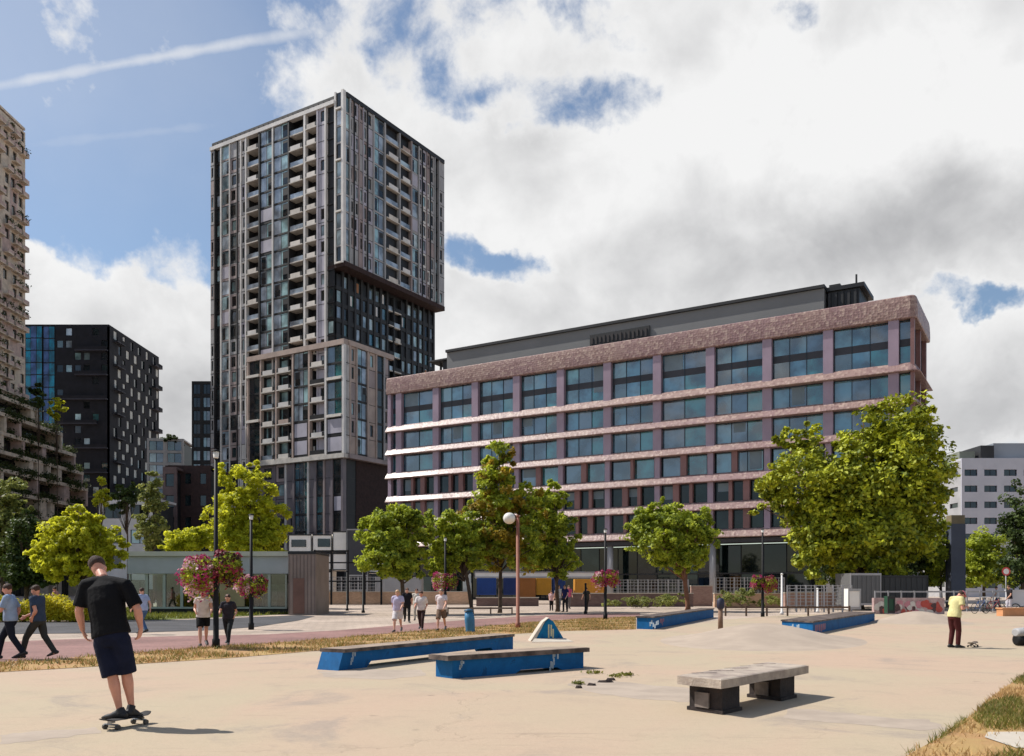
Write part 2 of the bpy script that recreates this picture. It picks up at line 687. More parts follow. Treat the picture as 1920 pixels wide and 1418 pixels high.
M_CONC = concrete_mat()
M_PLAZA = tile_mat('plaza_paving', srgb(172, 156, 142), srgb(182, 164, 148), srgb(140, 126, 114), 0.6, 0.3, 0.6)
M_BRICK = tile_mat('red_brick_paving', srgb(134, 102, 96), srgb(146, 110, 104), srgb(116, 98, 92), 0.21, 0.07, 0.95)
M_DKSTRIP = mat('dark_strip', (0.062, 0.060, 0.064), 0.85, 0.25, 0.6, 0.4, 120)
M_DRY = mat('dry_soil', srgb(186, 142, 98), 0.95, 0.2, 1.2, 0.6, 40, col2=srgb(168, 140, 88))
M_PALE = mat('pale_slab', srgb(186, 176, 162), 0.85, 0.08, 1.5, 0.15, 50)

struct(sheet('ground', [(-3000, -400), (3000, -400), (3000, 4000), (-3000, 4000)], 0.0, M_PLAZA, 'pale paved square reaching to the buildings'))

far_edge = [(-900, 1400), (-420, 1300), (0, 1260), (120, 1253), (250, 1245), (420, 1234), (520, 1226), (680, 1212), (840, 1196), (960, 1188), (1060, 1182), (1190, 1180), (1290, 1172), (1350, 1163),
            (1480, 1153), (1700, 1148), (1920, 1150), (2300, 1156)]
pad = [G(*q) for q in far_edge] + [Vector((60, 10, 0)), Vector((60, -30, 0)), Vector((-60, -30, 0)), Vector((-40, 9, 0))]
sheet('skate_pad', pad, 0.012, M_CONC, 'large worn beige concrete skate pad in the foreground')
strip_near = [(-420, 1302), (0, 1262), (120, 1255), (250, 1247), (420, 1236), (520, 1228), (680, 1214), (840, 1198), (960, 1190), (1060, 1184), (1192, 1181)]
strip_far = [(1192, 1158), (1100, 1161), (1000, 1168), (900, 1176), (780, 1185), (640, 1197), (500, 1208), (380, 1216), (250, 1226), (120, 1236), (0, 1243), (-420, 1270)]
strip = [G(*q) for q in strip_near + strip_far]
sheet('dry_verge', strip, 0.020, M_DRY, 'strip of dry soil along the far edge of the skate pad')
brick_far = [(1200, 1150), (1100, 1151), (1000, 1155), (900, 1161), (780, 1170), (640, 1182), (500, 1190), (300, 1194), (100, 1200), (-420, 1222)]
brick = [G(*q) for q in [(-420, 1269), (0, 1242), (120, 1235), (250, 1225), (380, 1215), (500, 1207), (640, 1196), (780, 1184), (900, 1175), (1000, 1167), (1100, 1160), (1200, 1157)] + brick_far]
sheet('brick_path', brick, 0.008, M_BRICK, 'reddish brick footpath curving behind the dry verge')
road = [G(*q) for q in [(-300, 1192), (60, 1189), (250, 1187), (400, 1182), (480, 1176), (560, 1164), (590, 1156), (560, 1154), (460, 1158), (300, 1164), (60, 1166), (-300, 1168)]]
sheet('dark_ground_strip', road, 0.010, M_DKSTRIP, 'dark strip of ground in front of the glass pavilion')  # dark grey strip of ground laid over the pale paving
lawn = [G(*q) for q in [(-200, 1166), (60, 1164), (300, 1163), (450, 1156), (545, 1152), (545, 1141), (300, 1141), (-200, 1141)]]
M_LAWN = mat('lawn_soil', srgb(96, 104, 50), 0.95, 0.3, 1.0, 0.5, 40)
sheet('lawn', lawn, 0.014, M_LAWN, 'strip of lawn before the pavilion')
corner = [G(*q) for q in [(1676, 1440), (1716, 1412), (1742, 1398), (1770, 1382), (1806, 1356), (1834, 1334), (1852, 1316), (1886, 1290), (1920, 1270), (2100, 1190), (2700, 1230), (2700, 1600), (1600, 1500)]]
sheet('grass_bank', corner, 0.024, M_DRY, 'dry grassy corner at the near right of the skate pad')
slabp = [G(*q) for q in [(1846, 1388), (1852, 1378), (2100, 1376), (2100, 1412), (1905, 1408)]]
sheet('pale_path', slabp, 0.034, M_PALE, 'pale concrete slab path crossing the dry grass')
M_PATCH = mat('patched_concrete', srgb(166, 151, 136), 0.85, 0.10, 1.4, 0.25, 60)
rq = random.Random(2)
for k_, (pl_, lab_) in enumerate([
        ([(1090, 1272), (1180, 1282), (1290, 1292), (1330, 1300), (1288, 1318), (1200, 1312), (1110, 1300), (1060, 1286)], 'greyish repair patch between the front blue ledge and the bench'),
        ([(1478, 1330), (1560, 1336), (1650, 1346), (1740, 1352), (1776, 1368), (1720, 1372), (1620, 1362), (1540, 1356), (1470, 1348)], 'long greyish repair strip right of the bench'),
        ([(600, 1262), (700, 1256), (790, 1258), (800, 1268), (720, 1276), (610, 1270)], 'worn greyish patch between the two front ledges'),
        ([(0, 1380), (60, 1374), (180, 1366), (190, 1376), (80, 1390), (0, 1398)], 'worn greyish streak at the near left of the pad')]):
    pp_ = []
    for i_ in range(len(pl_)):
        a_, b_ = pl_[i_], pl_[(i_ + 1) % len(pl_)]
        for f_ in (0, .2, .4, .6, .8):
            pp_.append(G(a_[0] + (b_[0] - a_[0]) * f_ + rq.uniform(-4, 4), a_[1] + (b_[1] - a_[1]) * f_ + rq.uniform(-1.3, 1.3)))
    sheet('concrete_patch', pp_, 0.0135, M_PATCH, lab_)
patch = [G(*q) for q in [(1010, 1290), (1080, 1262), (1180, 1276), (1300, 1300), (1290, 1322), (1130, 1305)]]

# mounds of the skate pad, part of the terrain
def mound(cx, cy, rx, ry, h, rot, name, label):
    n, k = 48, 14
    mb = MB()
    ca, sa = math.cos(rot), math.sin(rot)
    ring = []
    for a in range(k + 1):
        q = a / k
        z = h * (0.5 + 0.5 * math.cos(PI * q)) if q < 1 else -0.02
        for b_ in range(n):
            th = 2 * PI * b_ / n
            x, y = rx * q * math.cos(th), ry * q * math.sin(th)
            mb.v.append((x * ca - y * sa, x * sa + y * ca, z))
    for a in range(k):
        for b_ in range(n):
            c2 = (b_ + 1) % n
            mb.f.append((a * n + b_, (a + 1) * n + b_, (a + 1) * n + c2, a * n + c2))
            mb.m.append(0)
            mb.s.append(True)
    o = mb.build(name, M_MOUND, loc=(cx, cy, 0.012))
    struct(o, label)


M_MOUND = mat('mound_concrete', srgb(168, 152, 136), 0.85, 0.09, 0.8, 0.2, 50)  # part of the humps' shading is put into this greyer concrete colour
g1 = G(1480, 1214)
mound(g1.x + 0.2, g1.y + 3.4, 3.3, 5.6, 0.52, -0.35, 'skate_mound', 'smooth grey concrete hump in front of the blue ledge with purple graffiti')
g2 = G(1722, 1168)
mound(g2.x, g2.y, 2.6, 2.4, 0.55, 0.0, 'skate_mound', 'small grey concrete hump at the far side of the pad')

# ------------------------------------------------------------------ facade kit (local metres: a along the wall, o outward, z up)
def mapper(side, x0=0.0):
    if side == 'front':                     # a -> +x, outward -> +y
        return lambda a, o, z: (a, o + x0, z)
    return lambda a, o, z: (x0 - o, -a, z)    # the return wall: a -> -y, outward -> -x


class Wall:
    """boxes of one wall plane go into shared collectors"""
    def __init__(s, T):
        s.T = T

    def box(s, mb, a0, a1, o0, o1, z0, z1, m=0):
        p, q = s.T(a0, o0, z0), s.T(a1, o1, z1)
        mb.box(p[0], q[0], p[1], q[1], p[2], q[2], m)


def emit_parts(root, items, name, mats, most=100):
    """items: (size, MB); the largest become parts of their own, the rest one part"""
    items.sort(key=lambda q: -q[0])
    for sz, mb in items[:most]:
        mb.build(name, mats, root)
    rest = MB()
    for sz, mb in items[most:]:
        i = len(rest.v)
        rest.v += mb.v
        rest.f += [tuple(i + k for k in f) for f in mb.f]
        rest.m += mb.m
        rest.s += mb.s
    if rest.f:
        o = rest.build(name, mats, root)
        o['kind'] = 'stuff'


GR1 = mat('facade_grey', srgb(162, 161, 162), 0.55, 0.14, 0.22)
GR2 = mat('facade_light', srgb(208, 205, 202), 0.5, 0.12, 0.3)
GR3 = mat('facade_warm', srgb(152, 138, 136), 0.6, 0.18, 0.25)
GR4 = mat('facade_dark', srgb(42, 42, 44), 0.6, 0.2, 0.4)
GR5 = mat('facade_mauve', srgb(174, 171, 182), 0.45, 0.12, 0.3)
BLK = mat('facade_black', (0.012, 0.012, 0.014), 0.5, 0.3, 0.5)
WHT = mat('balcony_white', srgb(214, 208, 200), 0.5, 0.08, 1.0)
BEI = mat('frame_beige', srgb(172, 154, 144), 0.6, 0.12, 0.6)
SLB = mat('slab_edge', srgb(196, 190, 182), 0.7, 0.15, 0.8)
G_SKY = glass('glass_skyblue', (0.22, 0.295, 0.35), 0.06, 2.2, 0.10)
G_DK = glass('glass_dark', (0.012, 0.017, 0.022), 0.05, 1.65, 0.10)
G_TEAL = glass('glass_teal', (0.020, 0.070, 0.10), 0.05, 2.1, 0.10)
BRN = mat('brick_brown', srgb(52, 36, 34), 0.85, 0.25, 2.0, 0.4, 30)
ORG = mat('panel_orange', srgb(150, 104, 72), 0.6, 0.1, 0.5)
GR6 = mat('base_mauve', srgb(116, 108, 112), 0.5, 0.14, 0.3)
TOWER_M = [GR1, GR2, GR3, GR4, GR5, BLK, WHT, BEI, SLB, BRN, ORG, GR6]
WIN_M = [G_SKY, G_DK, G_TEAL, GR4, GR2, BEI]
BAL_M = [SLB, WHT, G_SKY, BLK, BEI, GR2]


def panel_hole(W, mb, a0, a1, z0, z1, h, m, o=0.0, th=0.35):
    """cladding panel with one rectangular hole h=(b0, b1, y0, y1) in panel fractions"""
    b0, b1 = a0 + (a1 - a0) * h[0], a0 + (a1 - a0) * h[1]
    y0, y1 = z0 + (z1 - z0) * h[2], z0 + (z1 - z0) * h[3]
    W.box(mb, a0, b0, o - th, o, z0, z1, m)
    W.box(mb, b1, a1, o - th, o, z0, z1, m)
    W.box(mb, b0, b1, o - th, o, z0, y0, m)
    W.box(mb, b0, b1, o - th, o, y1, z1, m)
    return b0, b1, y0, y1


def pane(W, items, a0, a1, z0, z1, o, m, mull=0, fr=0.07, fm=3, weight=1.0):
    q = MB()
    n = mull + 1
    for k in range(n):
        c0, c1 = a0 + (a1 - a0) * k / n, a0 + (a1 - a0) * (k + 1) / n
        W.box(q, c0 + fr, c1 - fr, o - 0.06, o, z0 + fr, z1 - fr, m)
    W.box(q, a0, a1, o - 0.10, o + 0.04, z0, z0 + fr, fm)
    W.box(q, a0, a1, o - 0.10, o + 0.04, z1 - fr, z1, fm)
    for k in range(n + 1):
        c = a0 + (a1 - a0) * k / n
        c = min(max(c, a0 + fr / 2), a1 - fr / 2)
        W.box(q, c - fr / 2, c + fr / 2, o - 0.09, o + 0.035, z0 + fr, z1 - fr, fm)
    items.append(((a1 - a0) * (z1 - z0) * weight, q))


def column(W, mb, wins, bals, rng, typ, a0, a1, z0, z1, fh, opt):
    """fills one vertical strip of a wall"""
    nf = int(round((z1 - z0) / fh))
    sh = opt.get('shift', 0.0)
    for k in range(nf):
        y0, y1 = z0 + k * fh, z0 + (k + 1) * fh
        if typ == 'glass':
            g = opt.get('g', 0)
            W.box(mb, a0, a1, -0.35, -0.02, y0, y0 + 0.28, opt.get('sp', 3))
            if rng.random() < 0.10:
                W.box(mb, a0, a1, -0.35, -0.04, y0 + 0.28, y1, opt.get('sp', 3))
                W.box(mb, a0 + .2, a1 - .2, -0.04, 0.02, y0 + 0.5, y1 - .2, 4)
            else:
                pane(W, wins, a0, a1, y0 + 0.28, y1, -0.10, g, opt.get('mull', 1))
                if g == 0 and rng.random() < .8:
                    ww_ = (a1 - a0)
                    s_ = a0 + .1 + (ww_ * .55 if rng.random() < .35 else 0)
                    W.box(wins[-1][1], s_, s_ + ww_ * .34, -0.09, -0.055, y0 + .45, y0 + rng.choice([1.3, 1.6, 2.2]), 1)
                    W.box(wins[-1][1], s_ - .05, s_ + ww_ * .34 + .05, -0.098, -0.092, y0 + .40, y1 - .3, 3)
        elif typ == 'panel':
            m = opt.get('m', 0)
            ms = opt.get('ms')
            if ms:
                m = rng.choice(ms)
            W.box(mb, a0, a1, -0.02, 0.03, y0 - .05, y0 + .05, 3 if m != 3 else 0)
            if rng.random() < min(.95, opt.get('p', 0.85) + .15):
                w0 = rng.choice(opt.get('pos', [0.12, 0.3, 0.5]))
                ww = opt.get('w', 0.36)
                hh = (w0, min(0.95, w0 + ww), 0.20, 0.86)
                b0, b1, c0, c1 = panel_hole(W, mb, a0, a1, y0, y1, hh, m)
                g = rng.choice(opt.get('g', [1, 1, 0]))
                pane(W, wins, b0, b1, c0, c1, -0.2, g, 0)
            else:
                W.box(mb, a0, a1, -0.35, 0.0, y0, y1, m)
        elif typ == 'balc':
            d = opt.get('d', 1.7)
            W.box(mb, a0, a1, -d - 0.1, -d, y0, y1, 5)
            ww = (a1 - a0)
            pane(W, wins, a0 + ww * .12, a0 + ww * .6, y0 + .25, y1 - .3, -d + 0.08, 1, 0, weight=0.3)
            W.box(mb, a0 - 0.12, a0, -d, -0.02, y0, y1, opt.get('jm', 3))
            W.box(mb, a1, a1 + 0.12, -d, -0.02, y0, y1, opt.get('jm', 3))
            q = MB()
            if opt.get('half') is not None and (k + opt['half']) % 2:
                W.box(q, a0, a1, -d, 0.02, y0, y0 + 0.22, 0)
                W.box(q, a0, a1, -0.10, -0.04, y0 + .22, y0 + 1.05, 2)
            else:
                W.box(q, a0, a1, -d, 0.25, y0, y0 + 0.2, 0)
                fm = rng.choice(opt.get('fm', [1, 0, 1, 5]))
                W.box(q, a0 + .15 * ww, a1 - .12 * ww, 0.16, 0.24, y0 + 0.2, y0 + .95, fm)
                W.box(q, a0, a0 + .15 * ww, 0.17, 0.22, y0 + 0.2, y0 + .95, 3)
                W.box(q, a1 - .12 * ww, a1, 0.17, 0.22, y0 + 0.2, y0 + .95, 3)
            bals.append((ww * 2, q))
        elif typ == 'dark':
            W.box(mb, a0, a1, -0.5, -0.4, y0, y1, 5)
            W.box(mb, a0, a1, -0.4, -0.2, y0, y0 + .2, 3)
            if rng.random() < opt.get('p', 0.5):
                pane(W, wins, a0 + .15, a1 - .15, y0 + .4, y1 - .3, -0.33, rng.choice([1, 0, 1]), 0)
    if opt.get('fin', True):
        W.box(mb, a1 - 0.02, a1 + opt.get('fw', 0.28), -0.5, opt.get('fo', 0.22), z0, z1, opt.get('finm', 1))


def px_to_local(px, origin, ang, plane, side):
    """where the ray through a pixel column meets a wall of a rotated building (local coordinate along the wall)"""
    ux = Vector((math.cos(ang), math.sin(ang)))
    uy = Vector((-math.sin(ang), math.cos(ang)))
    o = Vector((origin[0], origin[1]))
    if side == 'front':
        base, d = o + uy * plane, ux
    else:
        base, d = o + ux * plane, -uy
    u = (px - CX) / F
    return (u * base.y - base.x) / (d.x - u * d.y)


ANG = math.atan2(0.523, -0.852)

# ------------------------------------------------------------------ the high tower
T_O = (-30.3, 159.0)
tower = thing('apartment_tower', 'tall grey apartment tower of stacked shifted blocks with recessed balconies', 'tower', (T_O[0], T_O[1], 0), ANG)
rt = random.Random(5)
tw, twins, tbals = MB(), [], []
fx = lambda px, pl=0.0: px_to_local(px, T_O, ANG, pl, 'front')
fy = lambda px, pl=0.0: px_to_local(px, T_O, ANG, pl, 'right')
XM = 2.2
XL = fx(395)
DEP = 30.6
# cores
tw.box(XM + .55, XL - .55, -DEP + .5, -2.4, 0.2, 89.6, 5)
tw.box(0.55, XM + .6, -DEP + .5, -0.6, 60.2, 89.6, 5)
Wf = Wall(mapper('front', 0.0))
ZT = 90.0
cols = [
    (612, 624.5, 'dark', dict(p=0.2, finm=1, fw=.3)),
    (597, 611, 'panel', dict(m=4, p=0.25, w=.5, pos=[.2], finm=4)),
    (574, 595, 'balc', dict(fm=[1, 1, 1, 0], finm=1, fw=.45, fo=.25)),
    (543, 568, 'balc', dict(fm=[1, 5, 0], half=0, finm=3, fw=.3)),
    (513, 540, 'glass', dict(g=0, sp=3, finm=1)),
    (488, 511, 'glass', dict(g=0, sp=3, finm=3)),
    (463, 485, 'balc', dict(fm=[0, 0, 5, 3], half=1, finm=1, d=2.0)),
    (446, 452, 'panel', dict(ms=[0, 1, 0, 2], p=0.7, w=.6, pos=[.1, .3], finm=3, fw=.15)),
    (453, 460, 'panel', dict(ms=[0, 1, 4, 1], p=0.7, w=.6, pos=[.1, .3], finm=1)),
    (432, 444, 'panel', dict(ms=[2, 3, 3, 0], p=0.9, w=.7, pos=[.1, .2], finm=1, fw=.2)),
    (416, 430, 'glass', dict(g=0, sp=2, mull=0, finm=1)),
    (404, 414, 'dark', dict(p=0.6, finm=3, fw=.2)),
    (395, 402, 'panel', dict(ms=[0, 2], p=0.4, w=.5, pos=[.3], fin=False)),
]
for p0, p1, typ, opt in cols:
    a0, a1 = fx(p1), fx(p0)
    column(Wf, tw, twins, tbals, rt, typ, a0, a1, 0.0, 88.2, 2.94, opt)
# light roof edge with small uprights
Wf.box(tw, XM, XL, -0.8, 0.28, 88.2, 88.9, 1)
Wf.box(tw, XM, XL, -0.8, -0.3, 88.9, 89.9, 3)
for k in range(26):
    a = XM + .4 + k * (XL - XM - .8) / 25
    Wf.box(tw, a - .06, a + .06, -0.28, -0.2, 88.9, 89.6, 3)
# projecting block at the corner: its thin front and the long return wall
for z in range(10):
    z0 = 59.5 + z * 3.05
    pane(Wf, twins, 0.55, XM - .35, z0 + .3, z0 + 3.05, -0.15, 0 if z % 3 else 1, 0)
    Wf.box(tw, 0.55, XM - .35, -0.5, -0.05 if z % 3 else .25, z0, z0 + 0.3, 6 if z % 3 == 0 else 0)
Wf.box(tw, 0.0, 0.55, -0.6, 0.15, 59.5, 90.2, 1)
Wf.box(tw, XM - .35, XM, -0.6, 0.15, 59.5, 90.2, 1)
Wr = Wall(mapper('right', 0.0))
rc = [
    (645, 655, 'glass', dict(g=0, sp=0, mull=0, finm=0)),
    (656, 663, 'panel', dict(ms=[0, 2, 0, 4], p=.8, w=.5, pos=[.1, .4], finm=3, fw=.15)),
    (664, 672, 'panel', dict(ms=[0, 4, 0], p=.5, w=.5, pos=[.1, .4], finm=2, fw=.2)),
    (673, 680, 'panel', dict(ms=[2, 0, 2], p=.5, w=.5, pos=[.4], finm=4, fw=.15)),
    (681, 688, 'panel', dict(ms=[2, 0, 0, 4], p=.8, w=.5, pos=[.3], finm=3, fw=.2)),
    (689, 699, 'panel', dict(ms=[4, 0], p=.5, w=.5, pos=[.2], finm=0)),
    (700, 720, 'glass', dict(g=0, sp=0, finm=0)),
    (724, 748, 'balc', dict(fm=[5, 0, 5], half=0, finm=0, jm=0)),
    (751, 770, 'balc', dict(fm=[5, 5, 4], half=1, finm=2, jm=0)),
    (772, 784, 'glass', dict(g=0, sp=0, mull=0, finm=0)),
    (785, 791, 'panel', dict(ms=[4, 0], p=.9, w=.6, pos=[.2], g=[0, 1], finm=3, fw=.15)),
    (792, 799, 'panel', dict(ms=[4, 0, 1], p=.8, w=.6, pos=[.2], g=[0, 1], finm=2, fw=.2)),
    (800, 806, 'panel', dict(ms=[0, 2, 1], p=.6, w=.5, pos=[.2], finm=3, fw=.15)),
    (807, 814, 'panel', dict(ms=[0, 2, 0], p=.7, w=.5, pos=[.2], finm=0, fw=.2)),
    (815, 822, 'dark', dict(p=.5, finm=0)),
    (823, 833, 'panel', dict(ms=[0], p=.3, w=.4, pos=[.2], fin=False)),
]
for p0, p1, typ, opt in rc:
    a0, a1 = fy(p0), fy(p1)
    column(Wr, tw, twins, tbals, rt, typ, a0, a1, 59.8, 89.2, 2.94, opt)
Wr.box(tw, 0.62, DEP, -0.8, 0.20, 89.2, 90.0, 3)
Wr.box(tw, 0.0, DEP, -2.2, 0.25, 58.9, 59.78, 9)
tw.box(XM + .1, XL - .6, -DEP + .6, -0.9, 88.3, 89.1, 3)
tw.box(0.3, XM + 2, -DEP + .4, -0.25, 58.95, 59.6, 9)
# the set-back lower part of the return wall: dark grid
Wl = Wall(mapper('right', XM))
edges = [632, 645, 656, 668, 680, 692, 704, 716, 728, 738, 752, 764, 775, 786, 796, 806, 815]
for i in range(len(edges) - 1):
    a0, a1 = max(0.3, fy(edges[i], XM)), fy(edges[i + 1], XM)
    if a1 - a0 < .3:
        continue
    if 727 < edges[i] < 750:
        column(Wl, tw, twins, tbals, rt, 'balc', a0, a1 - .2, 0.4, 58.2, 2.89, dict(fm=[3, 0, 3], finm=3, fw=.2, half=i % 2))
        continue
    for k in range(20):
        z0 = 0.4 + 2.89 * k
        Wl.box(tw, a0, a1, -0.45, -0.05, z0, z0 + .75, 3)
        if rt.random() < 0.72:
            pane(Wl, twins, a0 + .12, a1 - .55, z0 + .75, z0 + 2.89, -0.25, rt.choice([0, 0, 1, 2, 0]), 0)
            if rt.random() < 0.05:
                Wl.box(tw, a0 + .12, a0 + .8, -0.2, -0.1, z0 + .9, z0 + 2.6, 10)
            elif rt.random() < 0.15:
                Wl.box(tw, a0 + .12, a0 + .7, -0.2, -0.1, z0 + .9, z0 + 2.6, 1)
        else:
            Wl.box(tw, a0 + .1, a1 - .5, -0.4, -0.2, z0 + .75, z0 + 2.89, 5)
    Wl.box(tw, a1 - .5, a1 + .02, -0.5, 0.05, 0.4, 58.9, 3)
# middle block
MX0, MX1, MY = -1.2, px_to_local(465, T_O, ANG, 1.0, 'front'), 1.0
MD = 12.4
Z0, Z1 = 25.0, 45.2
tw.box(MX0 + .5, MX1 - .5, -MD + .4, MY - 1.9, Z0 + .2, Z1 - .3, 5)
Wm = Wall(mapper('front', MY))
fm_ = lambda px: px_to_local(px, T_O, ANG, MY, 'front')
fhm = (Z1 - .6 - Z0 - .5) / 6
mc = [
    (613, 642, 'glass', dict(g=2, sp=5, mull=1, finm=1, fw=.4)),
    (582, 609, 'balc', dict(fm=[3, 5, 1], finm=7, fw=.4)),
    (551, 577, 'glass', dict(g=0, sp=3, mull=2, finm=7, fw=.35)),
    (520, 546, 'balc', dict(fm=[5, 1, 4], finm=7, fw=.35)),
    (491, 516, 'balc', dict(fm=[1, 5, 2], finm=7, fw=.35)),
    (466, 487, 'glass', dict(g=1, sp=5, mull=1, fin=False)),
]
for p0, p1, typ, opt in mc:
    column(Wm, tw, twins, tbals, rt, typ, fm_(p1), fm_(p0), Z0 + .5, Z1 - .6, fhm, opt)
Wm.box(tw, MX0, MX1, -0.9, 0.35, Z1 - .6, Z1 + .35, 7)
Wm.box(tw, MX0, MX1, -0.9, 0.30, Z0 - .3, Z0 + .5, 8)
for a, zz in ((fm_(642), 38.6), (fm_(642), 32.0), (fm_(487), 41.5), (fm_(487), 33)):
    wd = 3.6
    Wm.box(tw, a, a + wd, -0.5, 0.4, zz, zz + .5, 6)
Wm.box(tw, MX0, MX0 + .5, -0.9, 0.3, Z0 + .5, Z1 - .6, 1)
Wm.box(tw, MX1 - .4, MX1, -0.9, 0.3, Z0 + .5, Z1 - .6, 7)
Wq = Wall(mapper('right', MX0))
fq = lambda px: px_to_local(px, T_O, ANG, MX0, 'right') 
mr = [
    (649, 655, 'panel', dict(ms=[1], p=0, finm=7)),
    (656, 667, 'panel', dict(ms=[7, 2], p=.5, w=.4, pos=[.3], finm=7)),
    (669, 688, 'glass', dict(g=0, sp=3, mull=1, finm=7, fw=.3)),
    (690, 704, 'panel', dict(ms=[7, 2, 7], p=.4, w=.4, pos=[.3], finm=7)),
    (706, 719, 'glass', dict(g=1, sp=3, mull=0, finm=0)),
    (720, 728, 'panel', dict(ms=[3, 2], p=.3, w=.4, pos=[.3], fin=False)),
]
for p0, p1, typ, opt in mr:
    column(Wq, tw, twins, tbals, rt, typ, fq(p0), fq(p1), Z0 + .5, Z1 - .6, fhm, opt)
tw.box(MX0 - .3, MX0 + .9, -MD, MY - .95, Z1 - .6, Z1 + .3, 7)
tw.box(MX0 - .3, MX0 + .9, -MD, MY - .95, Z0 - .3, Z0 + .45, 2)
tw.box(MX0 + .9, XM - .2, -MD, MY - .95, Z1 - .5, Z1 - .1, 3)
tw.box(MX0 + .9, MX1 - .4, -MD, MY - .95, Z0 - .25, Z0 + .15, 3)
# base block
BX0, BX1, BY = -0.3, px_to_local(486, T_O, ANG, 0.35, 'front'), 0.35
Wb = Wall(mapper('front', BY))
fb = lambda px: px_to_local(px, T_O, ANG, BY, 'front')
tw.box(BX0 + .6, BX1 - .5, -MD + .6, BY - .7, 0.1, Z0 - .3, 5)
bc = [
    (625, 642, 'glass', dict(g=1, sp=5, mull=0, finm=11, fw=.5)),
    (610, 622, 'panel', dict(ms=[11], p=0, finm=2, fw=.4)),
    (594, 608, 'glass', dict(g=2, sp=3, mull=0, finm=11, fw=.5)),
    (580, 592, 'panel', dict(ms=[11], p=0, finm=1, fw=.4)),
    (553, 577, 'glass', dict(g=2, sp=3, mull=2, finm=11, fw=.5)),
    (538, 551, 'panel', dict(ms=[11], p=0.2, finm=1, fw=.4)),
    (518, 536, 'panel', dict(ms=[2, 11], p=.9, w=.6, pos=[.2], finm=11)),
    (487, 515, 'panel', dict(ms=[3, 11], p=.8, w=.5, pos=[.2], fin=False)),
]
for p0, p1, typ, opt in bc:
    column(Wb, tw, twins, tbals, rt, typ, fb(p1), fb(p0), 8.6, Z0 - .35, (Z0 - .35 - 8.6) / 5, opt)
Wb.box(tw, BX0, BX1, -0.9, 0.3, 7.6, 8.58, 11)
Wb.box(tw, BX0, BX0 + .5, -0.7, 0.2, 8.6, Z0 - .32, 11)
Wb.box(tw, BX0, BX1, -0.7, -0.2, 0.05, 7.6, 5)
We = Wall(mapper('right', BX0))
fe = lambda px: px_to_local(px, T_O, ANG, BX0, 'right')
for k in range(5):
    z0 = 8.6 + k * 3.21
    We.box(tw, .55, fe(668), -0.5, -0.1, z0, z0 + 3.2, 5)
    We.box(tw, fe(668), MD - .4, -0.5, 0.0, z0, z0 + 3.2, 9)
We.box(tw, .55, MD - .4, -0.5, -.05, 0.05, 8.6, 5)
tw.build('wall', TOWER_M, tower)
emit_parts(tower, twins, 'window', WIN_M, 95)
emit_parts(tower, tbals, 'balcony', BAL_M, 95)
tower.scale = (1, 1, 1.016)
# the tower's small neighbour wing on the far left
def simple_block(name, label, cat, loc, ang, w, d, h, wallm, winm, rows, cols_, ww, wh, side_cols=0, sill=0.3, seed=1, roofm=None, front=-1, most=60, dark_p=0.0):
    """box building: front faces local -y, a return wall on the +x or -x side; windows recessed in real openings"""
    root = thing(name, label, cat, loc, ang)
    rg = random.Random(seed)
    mb = MB()
    wins = []
    th = 0.35
    mb.box(-w / 2 + th, w / 2 - th, th, d - th, 0, h - .4, 1)
    fh = h / rows

    def face_(T, n, L):
        W = Wall(T)
        bw = L / n
        for r in range(rows):
            for c in range(n):
                a0, z0 = c * bw, r * fh
                if rg.random() < dark_p:
                    W.box(mb, a0, a0 + bw, -th, 0, z0, z0 + fh, 0)
                    continue
                h0 = 0.5 - ww / 2
                b0, b1, y0, y1 = panel_hole(W, mb, a0, a0 + bw, z0, z0 + fh, (h0, h0 + ww, sill, sill + wh), 0, 0, th)
                pane(W, wins, b0, b1, y0, y1, -.2, rg.choice([0, 0, 1]), 1 if bw * ww > 1.6 else 0)
    face_(lambda a, o, z: (-w / 2 + a, -o, z), cols_, w)
    if side_cols:
        sg = 1 if side_cols > 0 else -1
        if sg > 0:
            face_(lambda a, o, z: (w / 2 + o, th + a, z), side_cols, d - th)
        else:
            face_(lambda a, o, z: (-w / 2 - o, th + a, z), -side_cols, d - th)
    mb.box(-w / 2, w / 2, 0, d, h, h + .35, 2)
    mb.build('wall', [wallm, BLK, roofm or wallm], root)
    emit_parts(root, wins, 'window', winm, most)
    return root

# ------------------------------------------------------------------ the long office building with glossy pink bands
O_O = (44.8, 98.4)
office = thing('office_building', 'long office building wrapped in glossy pink ceramic bands with blue windows', 'office building', (O_O[0], O_O[1], 0), ANG)


